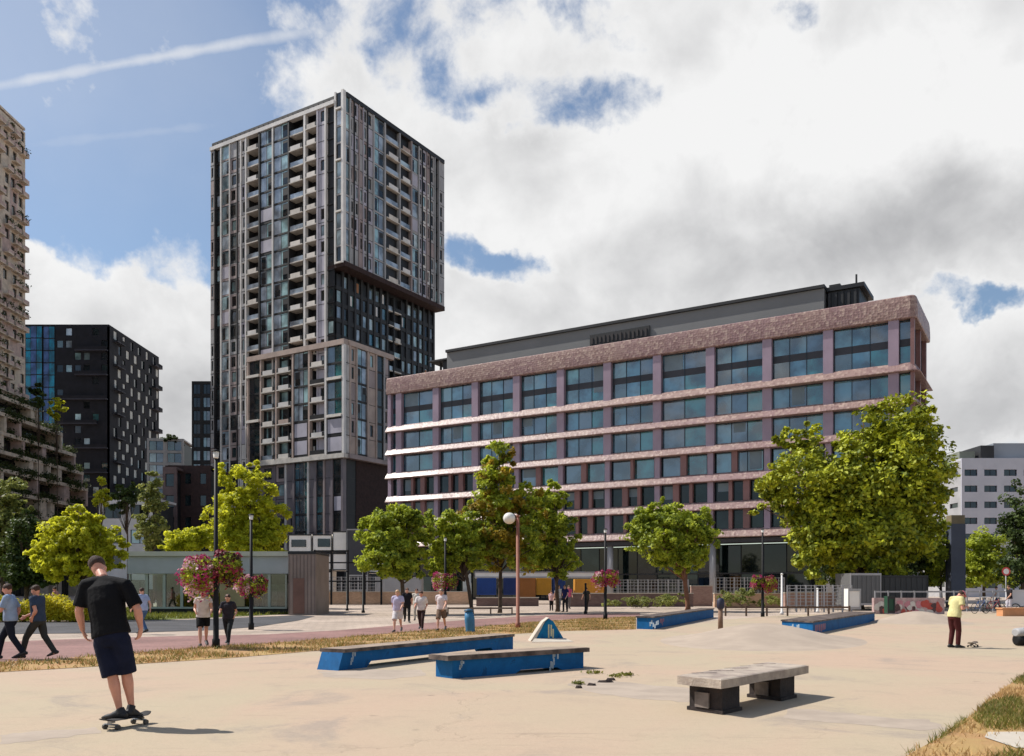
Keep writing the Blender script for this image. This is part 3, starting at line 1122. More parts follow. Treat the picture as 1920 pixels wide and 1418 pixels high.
def ceramic_mat(nm, coat):
    m = bpy.data.materials.new(nm)
    m.use_nodes = True
    t = m.node_tree
    b = NB(t)
    bs = t.nodes['Principled BSDF']
    co = b.n('ShaderNodeTexCoord').outputs['Object']
    mp = b.n('ShaderNodeMapping')
    mp.inputs['Scale'].default_value = (3.4, 3.4, 3.4)
    t.links.new(co, mp.inputs[0])
    vo = b.n('ShaderNodeTexVoronoi')
    t.links.new(mp.outputs[0], vo.inputs['Vector'])
    vo.inputs['Scale'].default_value = 1.0
    vo.inputs['Randomness'].default_value = 0.6
    hv = b.n('ShaderNodeSeparateColor')
    t.links.new(vo.outputs['Color'], hv.inputs[0])
    big = b.noise(co, 0.10, 4, 0.6)
    c = b.mix(b.ss(big, 0.38, 0.62), srgb(140, 114, 114) + (1,), srgb(148, 124, 118) + (1,))
    c = b.mix(b.m('MULTIPLY', b.ss(hv.outputs[0], 0.55, 0.9), 0.32), c, srgb(204, 184, 168) + (1,))
    c = b.mix(b.m('MULTIPLY', b.ss(hv.outputs[1], 0.66, 0.9), 0.42), c, srgb(100, 72, 72) + (1,))
    t.links.new(c, bs.inputs['Base Color'])
    bs.inputs['Roughness'].default_value = 0.40
    bs.inputs['IOR'].default_value = 1.5
    bs.inputs['Specular IOR Level'].default_value = 0.18
    t.links.new(b.m('MULTIPLY', b.ss(b.noise(co, .55, 4, .6), .38, .64, .05, 1.0), coat), bs.inputs['Coat Weight'])
    bs.inputs['Coat Roughness'].default_value = 0.15
    bn = b.n('ShaderNodeBump')
    bn.inputs['Strength'].default_value = 0.22
    bn.inputs['Distance'].default_value = 0.12
    t.links.new(b.ss(vo.outputs['Distance'], 0.0, 0.7), bn.inputs['Height'])
    t.links.new(bn.outputs[0], bs.inputs['Normal'])
    return m


M_CER = ceramic_mat('pink_ceramic', 0.045)
M_PAR = ceramic_mat('pink_parapet', 0.0)
M_COL = mat('mauve_column', srgb(150, 132, 147), 0.4, 0.10, 0.3, spec=0.5)
M_FIN = mat('brown_fin', srgb(128, 94, 92), 0.5, 0.15, 0.4)
M_SPAN = mat('dark_spandrel', srgb(52, 52, 58), 0.5, 0.2, 0.2)
M_MUL = mat('dark_mullion', srgb(30, 46, 58), 0.5, 0.2, 0.6)
G_OFF = glass('office_glass', (0.022, 0.078, 0.116), 0.03, 2.35, 0.045, 0.75)
G_LOW = glass('office_glass_low', (0.007, 0.014, 0.016), 0.03, 1.5, 0.05, 0.5)
M_BLIND = mat('window_blind', srgb(112, 128, 138), 0.7, 0.1, 0.5)
OL = 75.3
LEV = [8.55, 12.0, 15.55, 19.2, 22.85, 26.45]
HB = 0.54
SIDE = 12.0
om = MB()
om.box(0.5, OL - .2, -SIDE + .4, -1.3, 8.0, 33.6, 0)
om.box(0.5, OL - .2, -SIDE + .4, -3.7, 0.1, 7.3, 0)
for k in range(26):
    om.box(.7 + k * 2.85, .7 + k * 2.85 + 2.7, -3.66, -3.6, 0.3, 3.5, 3)
    om.box(.7 + k * 2.85, .7 + k * 2.85 + 2.7, -3.66, -3.6, 3.7, 7.2, 3)
om.box(.3, OL - .2, -3.68, -3.5, 3.5, 3.7, 1)
om.box(0.3, OL - .2, -SIDE + .2, -0.25, 33.7, 34.0, 1)
om.box(0.3, OL, -3.6, -0.2, 7.4, 7.9, 2)
# lower rows: narrow fins between windows (their own tone)
ro = random.Random(3)
COLX = [2.1 + 7.1 * k for k in range(11)]
bays = [(0.5, COLX[0])] + [(COLX[k], COLX[k + 1]) for k in range(10)] + [(COLX[10], OL - .1)]
WOF = [G_OFF, M_MUL, M_SPAN, G_LOW, M_BLIND, M_FIN]


def office_window(a0, a1, z0, z1, npan, kind, T, span=None):
    f = MB()
    g = MB()
    W = Wall(T)
    n = npan
    fr = 0.07
    for k in range(n):
        c0, c1 = a0 + (a1 - a0) * k / n, a0 + (a1 - a0) * (k + 1) / n
        if span:
            s0, s1 = span
            W.box(g, c0 + fr * .5, c1 - fr * .5, -0.62, -0.55, z0 + .05, s0, kind)
            W.box(g, c0 + fr * .5, c1 - fr * .5, -0.62, -0.55, s1, z1 - .05, kind)
        else:
            W.box(g, c0 + fr * .5, c1 - fr * .5, -0.62, -0.55, z0 + .05, z1 - .05, kind)
        if ro.random() < 0.14:
            W.box(g, c0 + .25, c1 - .25, -0.548, -0.53, z0 + (z1 - z0) * ro.choice([.1, .25, .5]), z1 - .2, 4)
    for k in range(n + 1):
        c = min(max(a0 + (a1 - a0) * k / n, a0 + fr / 2), a1 - fr / 2)
        W.box(f, c - fr / 2, c + fr / 2, -0.65, -0.47, z0, z1, 1)
    W.box(f, a0, a1, -0.66, -0.50, z0, z0 + .06, 1)
    W.box(f, a0, a1, -0.66, -0.50, z1 - .1, z1, 1)
    if span:
        W.box(f, a0, a1, -0.68, -0.52, span[0], span[1], 2)
    o = f.build('window', WOF, office)
    g.build('pane', WOF, o)


TF = mapper('front', 0.0)
TS = mapper('right', 0.0)
Wo, Ws = Wall(TF), Wall(TS)


def fin_part(W, a0, a1, o0, o1, z0, z1, m):
    q = MB()
    W.box(q, a0, a1, o0, o1, z0, z1, m)
    q.build('fin', M_FIN, office)


for bi, (b0, b1) in enumerate(bays):
    x0, x1 = b0 + .56, b1 - .56
    if bi == 0:
        x0 = 0.35
    if bi == 11:
        x1 = OL - .15
    n = 2 if x1 - x0 < 4 else ro.choice([2, 3, 3])
    if bi in (0,):
        n = 1
    office_window(x0, x1, LEV[5] + HB, 31.85, n, 0, TF, (28.9, 29.75))
    for r in range(4, -1, -1):
        z0, z1 = LEV[r] + HB, LEV[r + 1] - HB
        kind = 0 if r >= 3 else (0 if (r == 2 and bi < 8) else 3)
        if r >= 3 or (r == 2 and bi < 4):
            office_window(x0, x1, z0, z1, n, kind, TF)
            if r == 2 and x1 - x0 > 4:
                c = (x0 + x1) / 2 + ro.choice([-.6, .5])
                fin_part(Wo, c - .35, c + .35, -0.54, -0.02, z0 - .02, z1 + .02, 0)
        else:
            m_ = 3 if (r < 2 or bi > 7) else 2
            if x1 - x0 < 4:
                m_ = 1
            cuts = [x0 + (x1 - x0) * k / m_ for k in range(m_ + 1)]
            office_window(x0, x1, z0, z1, m_, kind, TF)
            for c in cuts[1:-1]:
                wd = .22 if ro.random() < .6 else .4
                fin_part(Wo, c - wd, c + wd, -0.54, 0.02, z0 - .02, z1 + .02, 0)
om.build('wall', [BLK, GR4, M_SPAN, G_LOW], office)
# end wall, receding on the right
for r in range(6):
    z0, z1 = LEV[r] + HB, (LEV[r + 1] - HB) if r < 5 else 31.85
    for k in range(2):
        office_window(0.9 + k * 5.4, 5.4 + k * 5.4, z0, z1, 3, 0 if r > 2 else 3, TS)
    for k in range(2):
        fin_part(Ws, 5.5 + k * 5.4, 6.2 + k * 5.4, -0.6, 0.0, z0, z1, 0)
# columns: wide flat mauve piers, each its own part
for x in COLX + [OL - .35]:
    q = MB()
    hw = .55 if x < OL - 1 else .3
    Wo.box(q, x - hw, x + hw, -0.6, 0.12, LEV[3], 32.2, 0)
    hw2 = .36 if x < OL - 1 else .3
    Wo.box(q, x - hw2, x + hw2, -0.6, 0.06, LEV[0] - .2, LEV[3] + .003, 0)
    q.build('column', M_COL, office)
q = MB()
q.box(-0.05, 0.35, -0.6, 0.1, 8, 32.2, 0)
q.build('column', M_FIN, office)
for x in COLX[1::2] + [.9, OL - 1]:
    q = MB()
    q.loft([(x, -.9, 0.0), (x, -.9, 7.5)], [.42, .42], n=14)
    q.build('column', GR1, office)


def band(z, hb, name='spandrel_band', tilt=True):
    """convex glazed band sweeping along the front and round the end of the building"""
    if tilt:
        # sill-like band: its face leans back, lower lip forward
        prof = [(-0.55, -hb), (0.58, -hb), (0.66, -hb * .9), (0.62, -hb * .72), (0.31, hb * .1), (0.04, hb * .78), (-0.06, hb * .94), (-0.20, hb), (-0.55, hb)]
    else:
        prof = [(-0.55, -hb), (0.26, -hb), (0.34, -hb * .92), (0.36, -hb * .5), (0.34, 0.0), (0.30, hb * .5), (0.22, hb * .90), (0.1, hb), (-0.55, hb)]
    path = [((OL + .1, 0.0), (0, 1)), ((OL * .75, 0.0), (0, 1)), ((OL * .5, 0), (0, 1)), ((OL * .25, 0), (0, 1)), ((0.35, 0.0), (0, 1)), ((0.1, -.1), (-.7, .7)), ((0.0, -0.35), (-1, 0)), ((0.0, -SIDE * .5), (-1, 0)), ((0.0, -SIDE), (-1, 0))]
    mb = MB()
    n = len(prof)
    for (p, nn) in path:
        for (o, dz) in prof:
            mb.v.append((p[0] + nn[0] * o, p[1] + nn[1] * o, z + dz))
    for k in range(len(path) - 1):
        for j in range(n):
            j2 = (j + 1) % n
            mb.f.append((k * n + j, k * n + j2, (k + 1) * n + j2, (k + 1) * n + j))
            mb.m.append(0)
            mb.s.append(False)
    mb.f.append(tuple(range(n)))
    mb.f.append(tuple(reversed(range((len(path) - 1) * n, len(path) * n))))
    mb.m += [0, 0]
    mb.s += [False, False]
    return mb.build(name, M_CER if tilt else M_PAR, office)


for z in LEV:
    band(z, HB)
band(33.15, 1.28, 'parapet_band', False)
# plant room on the roof behind a grey screen
ps = MB()
XA, XB, YS = px_to_local(1545, O_O, ANG, -4.5, 'front'), px_to_local(838, O_O, ANG, -4.5, 'front'), -4.5
ps.box(XA, XB, -11.4, YS, 34.1, 38.35, 0)
ps.box(XA - .1, XB + .1, -11.6, YS + .3, 38.37, 38.75, 1)
ps.build('plant_screen', [mat('screen_grey', srgb(124, 124, 124), 0.75, 0.05, 0.15), GR4, mat('screen_rib', srgb(106, 106, 106), 0.75, 0.05, 0.3)], office)
q = MB()
S0, S1 = px_to_local(1218, O_O, ANG, -4.3, 'front'), px_to_local(1106, O_O, ANG, -4.3, 'front')
q.box(S0, S1, YS + .05, YS + .22, 35.6, 37.3, 0)
for k in range(14):
    a = S0 + .4 + k * (S1 - S0 - .9) / 13
    q.box(a, a + .28, YS + .22, YS + .3, 35.9 + .1 * (k % 3), 37.0 - .12 * (k % 2), 1)
q.build('roof_panel', [GR4, mat('roof_panel_bar', srgb(56, 50, 50), 0.6, 0.1, 1.0)], office)
q = MB()
XC = px_to_local(1612, O_O, ANG, -5.5, 'front')
q.box(XC, XA - .4, -11.2, YS - .8, 34.1, 38.0, 0)
q.box(XC - .6, XA - .2, -11.5, YS - .5, 38.02, 38.5, 0)
for k in range(6):
    q.box(XC + .3 + k * .75, XC + .6 + k * .75, YS - .78, YS - .6, 34.3, 37.8, 1)
q.box(XC + .3, XC + .5, YS - 1.2, YS - 1.0, 38.5, 39.7, 1)
q.box(XC + 2.3, XC + 3.6, YS - 2.2, YS - 1.2, 38.5, 39.0, 1)
q.build('plant_room', [BLK, GR4], office)
q = MB()
XD = px_to_local(822, O_O, ANG, -6, 'front')
q.box(XB + .15, XD + 1.2, -9, YS - .5, 37.5, 37.75, 0)
q.box(XB + 1.6, XB + 1.9, -7, -6.7, 34.1, 37.5, 0)
q.box(XD, XD + .25, -7, -6.7, 34.1, 37.5, 0)
q.box(XB + .3, XB + 1.5, -8.5, -5.5, 35.8, 37.45, 0)
q.build('roof_canopy', GR4, office)

# ------------------------------------------------------------------ wing behind the tower, left
simple_block('apartment_wing', 'narrow grey apartment wing behind the left edge of the tall tower', 'apartment block', (px_to_local(378, (0, 205), 0, 0, 'front'), 205, 0), 0.0, 4.6, 12, 49.5, GR4, [G_DK, G_SKY, G_TEAL, GR4],
             16, 2, .7, .74, 0, .16, 7, dark_p=0.0)

# ------------------------------------------------------------------ dark apartment block at the left
DK_O = (-109.6, 240.0)
dk = thing('apartment_block', 'nearly black apartment block with scattered white window panels and a blue glass end', 'apartment block', (DK_O[0], DK_O[1], 0), 0.0)
rd = random.Random(9)
dm = MB()
dwin, dbal = [], []
DW, DD, DH = 26.0, 34.0, 73.0
M_DKW = mat('charcoal_brick', srgb(24, 24, 32), 0.8, 0.3, 0.5)
M_DKW2 = mat('charcoal_light', srgb(54, 54, 64), 0.7, 0.2, 0.5)
G_BLUE = glass('glass_deepblue', (0.004, 0.085, 0.25), 0.05, 1.6, 0.10)
G_PALE = mat('pale_panel', srgb(196, 194, 186), 0.5, 0.15, 1.0)
dm.box(-DW + .4, -.4, .5, DD - .4, 0, DH - .5, 2)
Tf = lambda a, o, z: (-a, -o, z)
Tr = lambda a, o, z: (o, a, z)
Wf, Wr = Wall(Tf), Wall(Tr)
fh = DH / 22
BLX = 14.6
for r in range(22):
    z0, z1 = r * fh, (r + 1) * fh
    # front, dark part
    c = 0.0
    k = 0
    while c < BLX - .4:
        wd = min(2.43, BLX - c)
        if rd.random() < 0.42:
            b0, b1, y0, y1 = panel_hole(Wf, dm, c, c + wd, z0, z1, (.15, .85, .25, .85), 0)
            pane(Wf, dwin, b0, b1, y0, y1, -.2, rd.choice([1, 1, 2, 0]), 0)
        else:
            Wf.box(dm, c, c + wd, -.45, 0, z0, z1, 0)
        c += wd
    if r > 2 and r % 2 == 0 and r < 21:
        q = MB()
        a0 = rd.choice([0.2, 0.2, 3])
        a1 = rd.choice([BLX - 1, BLX - 4, 9])
        Wf.box(q, a0, a1, 0.01, .9, z0 - .15, z0 + .15, 0)
        Wf.box(q, a0, a1, .82, .9, z0 + .15, z0 + 1.0, 1)
        dbal.append((a1 - a0, q))
    # blue glass end
    if z0 > 45:
        for k in range(3):
            a0 = BLX + .2 + k * 3.2
            pane(Wf, dwin, a0, a0 + 3.1, z0 + .1, z1, -.1 if k != 1 else .3, 4, 1)
    else:
        for k in range(3):
            a0 = BLX + .1 + k * 3.2
            if rd.random() < .5:
                b0, b1, y0, y1 = panel_hole(Wf, dm, a0, a0 + 3.2, z0, z1, (.2, .8, .25, .85), 0)
                pane(Wf, dwin, b0, b1, y0, y1, -.2, rd.choice([4, 4, 0, 1]), 0)
            else:
                Wf.box(dm, a0, a0 + 3.2, -.45, 0, z0, z1, 0)
    # return wall, staggered openings
    nb = 13
    bw = DD / nb
    for k in range(nb):
        a0 = k * bw
        if (k + r // 1) % 2 == 0 and k > 0:
            b0, b1, y0, y1 = panel_hole(Wr, dm, a0, a0 + bw, z0, z1, (.1, .9, .15, .9), 0)
            if rd.random() < .55:
                pane(Wr, dwin, b0, b1, y0, y1, -.25, 1, 0)
            else:
                Wr.box(dm, b0, b0 + (b1 - b0) * .35, -.4, -.1, y0, y1, 1)
                pane(Wr, dwin, b0 + (b1 - b0) * .36, b1, y0, y1, -.25, 1, 0)
            if rd.random() < .55:
                Wr.box(dm, b0 + .1, b1 - .2, -.22, -.12, y0 + .3, y1, 3)
        else:
            Wr.box(dm, a0, a0 + bw, -.45, 0, z0, z1, 0)
        if k in (1, 2, 11, 12) and r % 2 and r > 1:
            q = MB()
            Wr.box(q, a0 + .1, a0 + bw - .1, 0.01, 1.2, z0 - .1, z0 + .18, 0)
            Wr.box(q, a0 + .1, a0 + bw - .1, 1.1, 1.2, z0 + .18, z0 + 1.1, 1)
            dbal.append((1.0, q))
dm.box(-DW, .0, 0, DD, DH, DH + .5, 0)
dm.build('wall', [M_DKW, M_DKW2, BLK, G_PALE], dk)
emit_parts(dk, dwin, 'window', [G_SKY, G_DK, G_TEAL, GR4, G_BLUE], 95)
emit_parts(dk, dbal, 'balcony', [M_DKW2, M_DKW], 60)

# ------------------------------------------------------------------ the beige planted tower at the left edge
WX = -109.3
M_WB = mat('beige_facade', srgb(206, 190, 172), 0.75, 0.18, 0.8)
M_WB2 = mat('beige_facade_rose', srgb(190, 166, 158), 0.75, 0.18, 0.8)
M_LEAF_D = leafmat('leaf_terrace', (0.020, 0.035, 0.010), (0.075, 0.095, 0.025))
rw = random.Random(21)
nprng = np.random.default_rng(11)
bt = thing('planted_tower', 'beige tower with small staggered dark openings and plants on tiny balconies', 'tower', (WX, 198.2, 0), 0.0)
bm_ = MB()
bw_, bb_ = [], []
pl = []
HT, BD, fh = 104.5, 66.0, 3.0
bm_.box(-29, -.6, -BD + .5, -.4, 0, HT - 1, 2)
Tw = lambda a, o, z: (o, -a, z)
Ww = Wall(Tw)
nfl = 34
for r in range(nfl):
    z0, z1 = 2 + r * fh, 2 + (r + 1) * fh
    top = z1 > HT - 2
    nb = 22
    b = BD / nb
    for k in range(nb):
        a0 = k * b
        m_ = rw.choice([0, 0, 1])
        if (k * 2 + r) % 3 != 1 or rw.random() < .25:
            h0 = rw.choice([.12, .3, .36])
            b0, b1, y0, y1 = panel_hole(Ww, bm_, a0, a0 + b, z0, z1, (h0, h0 + .5, .15, .86), m_)
            pane(Ww, bw_, b0, b1, y0, y1, -.28, 1, 0)
        else:
            Ww.box(bm_, a0, a0 + b, -.5, 0, z0, z1, m_)
        if rw.random() < .68:
            q = MB()
            Ww.box(q, a0 + .3, a0 + b - .5, 0.01, 1.1, z0 - .05, z0 + .2, 0)
            Ww.box(q, a0 + .3, a0 + b - .5, 1.0, 1.1, z0 + .2, z0 + .95, 1)
            bb_.append((2.0 if k < 8 else 1.0, q))
            if k < 7 and rw.random() < .6:
                pl.append((1.0, -(a0 + 1.4), z0 + 1.1))
bm_.box(-30, 0, -BD, 0, HT, HT + .5, 0)
bm_.build('wall', [M_WB, M_WB2, BLK], bt)
emit_parts(bt, bw_, 'window', [G_SKY, G_DK, G_TEAL, GR4], 40)
emit_parts(bt, bb_, 'balcony', [M_WB, M_WB2], 90)
if pl:
    cen = np.concatenate([np.array(p) + nprng.normal(0, .35, (60, 3)) for p in pl])
    n = cen - np.repeat(np.array(pl), 60, axis=0)
    o = bulk('planting', leaf_quads(nprng, cen, n, .2), 4, M_LEAF_D, bt)
    o['kind'] = 'stuff'

# its terraced base, running back along the street
pod = thing('terraced_building', 'beige terraced building with deep dark galleries and greenery, stepping down beside the dark block', 'terraced building', (WX + 3.5, 180.0, 0), 0.0)
pm = MB()
pw_ = []
pl2 = []
levels = [41.0, 37.2, 33.4, 29.4, 25.6, 21.2, 17.0, 13.0, 9.0]
ends = [17, 26, 33, 36, 37.5, 36, 33, 40, 42]
Tp = lambda a, o, z: (o, a, z)
Wp = Wall(Tp)
A0 = -30.0
for i, (z, e) in enumerate(zip(levels, ends)):
    zb = levels[i + 1] + .75 if i + 1 < len(levels) else 0.0
    off = rw.choice([0.6, 1.4, 0.2, 1.0])
    Wp.box(pm, A0, e, -26, off, z, z + .75, 0)                                   # slab edge
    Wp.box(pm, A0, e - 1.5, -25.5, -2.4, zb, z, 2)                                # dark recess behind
    a = A0 + 2
    while a < e - 3:
        wd = rw.uniform(3, 7)
        if rw.random() < .42:
            Wp.box(pm, a, a + rw.choice([.8, 1.6, 2.4]), -2.4, off - .15, zb, z, rw.choice([0, 1, 0]))
        pane(Wp, pw_, a + 2.5, min(a + 2.5 + wd * .6, e - 1.6), zb + .3, z - .4, -2.25, 1, 1)
        if rw.random() < .85:
            pl2.append((off - rw.uniform(0.2, 1.6), a + rw.uniform(0, 4), z + 1.1))
            pl2.append((off - rw.uniform(0.2, 1.2), a + rw.uniform(0, 5), z + .7))
        a += wd
    Wp.box(pm, e - .7, e, -12, off - .1, zb, z, rw.choice([0, 1]))
    pl2.append((off - .8, e - 1.2, z + 1.4))
    pl2.append((off - 1.4, e - 4.2, z + 1.2))
pm.build('wall', [M_WB, M_WB2, BLK], pod)
emit_parts(pod, pw_, 'window', [G_SKY, G_DK, G_TEAL, GR4], 80)
cen = np.concatenate([np.array(p) + nprng.normal(0, (.5, .9, .55), (220, 3)) for p in pl2])
n = cen - np.repeat(np.array(pl2), 220, axis=0)
o = bulk('planting', leaf_quads(nprng, cen, n, .26), 4, M_LEAF_D, pod)
o['kind'] = 'stuff'

# ------------------------------------------------------------------ smaller buildings of the left background
M_WHB = mat('white_frame', srgb(196, 192, 190), 0.6, 0.08, 0.5)
p = P(310, 825, 215)
simple_block('corner_building', 'white framed building with blue windows and greenery on its roof', 'building', (p.x, 215, 0), 0.12, 8.6, 11, p.z, M_WHB, [G_TEAL, G_SKY, G_DK, GR4], 13, 2, .76, .78, 0, .12, 4)
p = P(352, 877, 142)
simple_block('brick_building', 'dark brown brick building with small deep windows before the tower', 'building', (p.x, 142, 0), 0.0, 7.3, 12, p.z, BRN, [G_DK, G_DK, G_TEAL, BRN], 6, 3, .42, .5, 0, .25, 6)
p = P(318, 880, 139)
simple_block('stair_tower', 'narrow brown stair tower with pale edges beside the dark brick building', 'building', (p.x, 139, 0), 0.0, 2.2, 3, p.z, mat('pale_brown', srgb(96, 80, 78), 0.8, 0.15, 0.8), [G_DK, G_DK, G_TEAL, BRN], 6, 1, .6, .6, 0, .2, 8)
p = P(236, 937, 128)
simple_block('low_house', 'low pale building with a dark upper window above the pavilion', 'building', (p.x, 128, 0), 0.0, 7.8, 9, p.z, M_WHB, [G_DK, G_SKY, G_DK, GR4], 4, 2, .66, .55, 0, .25, 12)
# buildings hidden behind, closing the street
p = P(150, 880, 225)
simple_block('row_building', 'dark building behind the trees at the far end of the street', 'building', (p.x + 22, 262, 0), 0.0, 40, 9, 34, M_DKW2, [G_DK, G_TEAL, G_DK, GR4], 9, 12, .5, .5, 0, .25, 14)

# ------------------------------------------------------------------ white office at the right edge
M_RW = mat('white_render', srgb(186, 186, 194), 0.6, 0.05, 0.3)
wx0, wd_ = P(1803, 0, 170).x, 38.0
ro_ = thing('white_office', 'white office block with rows of small dark windows at the right', 'office building', (wx0 + wd_ / 2, 170, 0), 0.0)
rm = MB()
rwin = []
RH = 26.4
rm.box(-wd_ / 2 + .4, wd_ / 2 - .4, .4, 16, 0, RH - .4, 1)
Tq = lambda a, o, z: (-wd_ / 2 + a, -o, z)
Wq2 = Wall(Tq)
for r in range(9):
    z1 = RH - r * 3.09
    z0 = z1 - 3.09
    for k in range(10):
        a0 = k * 3.8
        b0, b1, y0, y1 = panel_hole(Wq2, rm, a0, a0 + 3.8, z0, z1, (.15, .80, 0.02, .42), 0)
        pane(Wq2, rwin, b0, b1, y0, y1, -.25, 1, 1)
Tl = lambda a, o, z: (-wd_ / 2 - o, .4 + a, z)
Wl2 = Wall(Tl)
for r in range(9):
    z1 = RH - r * 3.09
    for k in range(3):
        b0, b1, y0, y1 = panel_hole(Wl2, rm, k * 5.2, k * 5.2 + 5.2, z1 - 3.09, z1, (.2, .8, .1, .4), 2)
        pane(Wl2, rwin, b0, b1, y0, y1, -.25, 1, 0, weight=.2)
rm.box(-wd_ / 2, wd_ / 2, 0, 16, RH, RH + .4, 0)
rm.build('wall', [M_RW, BLK, GR1], ro_)
emit_parts(ro_, rwin, 'window', [G_SKY, G_DK, G_TEAL, GR4], 90)
q = MB()
q.box(-wd_ / 2 + .6, -wd_ / 2 + 3.6, 2, 12, RH + .4, RH + 2.0, 0)
q.box(-wd_ / 2 + 4.2, -wd_ / 2 + 6.8, 1, 9, RH + .4, RH + 3.0, 1)
q.box(-wd_ / 2 + 7.2, wd_ / 2 - 1, 2, 12, RH + .4, RH + 3.6, 2)
q.build('roof', [mat('roof_moss', srgb(120, 124, 112), 0.8, 0.1, 0.5), GR4, mat('roof_zinc', srgb(138, 144, 152), 0.6, 0.06, 0.3)], ro_)
p = P(1772, 930, 185)
simple_block('grey_office', 'grey block half hidden behind the large tree and the white office', 'building', (p.x, 196, 0), 0.0, 14, 9, 27, mat('block_grey', srgb(140, 142, 150), 0.7, 0.08, 0.4), [G_DK, G_SKY, G_DK, GR4], 8, 5, .7, .35, 0, .3, 16)
# far roofs closing the horizon
for i, (px, py, d, wd2, lab) in enumerate([(1990, 1015, 300, 60, 'long low grey building far behind the right trees'), (-60, 1040, 240, 40, 'low dark building far left behind the hedge')]):
    p = P(px, py, d)
    simple_block('far_building', lab, 'building', (p.x, d, 0), 0, wd2, 12, p.z, GR1 if i == 0 else M_DKW2, [G_DK, G_SKY, G_DK, GR4], 4, 14, .5, .4, 0, .3, 30 + i, most=20)

# ------------------------------------------------------------------ glass pavilion
PV_D = 57.0
pv0, pv1 = P(236, 1030, PV_D).x, P(541, 1030, PV_D).x
pv = thing('glass_pavilion', 'low glass pavilion with a flat pale roof edge behind the lawn', 'pavilion', ((pv0 + pv1) / 2, PV_D, 0))
L2 = (pv1 - pv0) / 2
G_PAV = bpy.data.materials.new('pavilion_glass')
G_PAV.use_nodes = True
_t = G_PAV.node_tree
_b = NB(_t)
_t.nodes.clear()
_g = _b.n('ShaderNodeBsdfGlossy')
_g.inputs['Roughness'].default_value = .03
_tr = _b.n('ShaderNodeBsdfTransparent')
_tr.inputs[0].default_value = (.70, .80, .76, 1)
_mx = _b.n('ShaderNodeMixShader')
_fr = _b.n('ShaderNodeFresnel')
_fr.inputs['IOR'].default_value = 1.9
_t.links.new(_fr.outputs[0], _mx.inputs[0])
_t.links.new(_tr.outputs[0], _mx.inputs[1])
_t.links.new(_g.outputs[0], _mx.inputs[2])
_o = _b.n('ShaderNodeOutputMaterial')
_t.links.new(_mx.outputs[0], _o.inputs[0])
M_PVF = mat('pavilion_band', srgb(166, 172, 176), 0.5, 0.08, 0.6)
M_PVR = mat('pavilion_roof', srgb(186, 186, 172), 0.6, 0.1, 0.5)
q = MB()
q.box(-L2, L2, -.2, 8, 3.75, 4.05, 0)
q.box(-L2 + .1, L2 - .02, 0.0, 7.8, 2.62, 3.74, 1)
q.build('roof', [M_PVR, M_PVF], pv)
q = MB()
q.box(-L2 + .3, L2 - .3, 4.2, 7.5, 0, 2.6, 0)
q.box(-L2 + .2, L2 - .2, .35, 4.2, .35, .40, 0)
q.box(-L2 + .1, L2 - .05, 0.3, 7.5, 0, .35, 1)
q.build('wall', [mat('pavilion_inside', srgb(70, 78, 66), 0.8, 0.4, 0.9), GR4], pv)
rp = random.Random(31)
for k in range(11):
    q = MB()
    x = -L2 + .9 + k * (2 * L2 - 1.8) / 10
    y = rp.uniform(1.0, 3.2)
    w_, h_ = rp.uniform(.25, .6), rp.uniform(.8, 1.7)
    q.box(x - w_, x + w_, y, y + .4, .4, .4 + h_, 0)
    q.box(x - w_ - .03, x + w_ + .03, y - .03, y + .43, .4 + h_, .45 + h_, 1)
    q.build('shelf', [mat('shelf_%d' % (k % 5), srgb(*[(150, 146, 130), (70, 84, 72), (160, 120, 90), (60, 70, 90), (186, 184, 176)][k % 5]), .7, .25, 3), GR4], pv)
npan = 9
for k in range(npan):
    a0 = -L2 + .15 + (2 * L2 - .3) * k / npan
    a1 = a0 + (2 * L2 - .3) / npan
    f = MB()
    f.box(a0, a0 + .09, .12, .30, .35, 2.6, 0)
    f.box(a1 - .09, a1, .12, .30, .35, 2.6, 0)
    f.box(a0 + .09, a1 - .09, .12, .30, .35, .47, 0)
    o = f.build('window', mat('pavilion_frame', srgb(160, 170, 162), 0.5, 0.1, 1.0), pv)
    g = MB()
    g.box(a0 + .09, a1 - .09, .19, .22, .47, 2.6, 0)
    g.build('pane', G_PAV, o)
q = MB()
xa, xb = P(412, 0, PV_D).x - (pv0 + pv1) / 2, P(458, 0, PV_D).x - (pv0 + pv1) / 2
q.box(xa, xb, .05, .11, .5, 2.5, 0)
q.build('door', mat('tan_panel', srgb(150, 138, 104), .6, .1, .8), pv)  # plain tan poster panel in front of the pavilion glass
kx0, kx1 = P(541, 1040, 55).x, P(592, 1040, 55).x
kb = thing('brown_kiosk', 'plain brown clad kiosk block at the right end of the glass pavilion', 'kiosk', ((kx0 + kx1) / 2, 55, 0))
q = MB()
w2 = (kx1 - kx0) / 2
q.box(-w2, w2, 0, 4, 0, 3.8, 0)
q.box(-w2 - .03, w2 + .03, -.05, 4.05, 3.8, 3.95, 1)
for k in range(8):
    a = -w2 + .06 + k * (2 * w2 - .12) / 7
    q.box(a - .02, a + .02, -.035, 0, .1, 3.75, 2)
q.build('wall', [mat('brown_cladding', srgb(140, 124, 116), 0.6, 0.15, 0.6), GR4, mat('brown_joint', srgb(112, 98, 92), 0.6, 0.15, 0.6)], kb)
q = MB()
q.box(-w2 + .3, -w2 + 1.0, -.05, -.036, .1, 2.3, 0)
q.build('door', mat('rust_door', srgb(112, 82, 72), 0.6, 0.15, 1.0), kb)

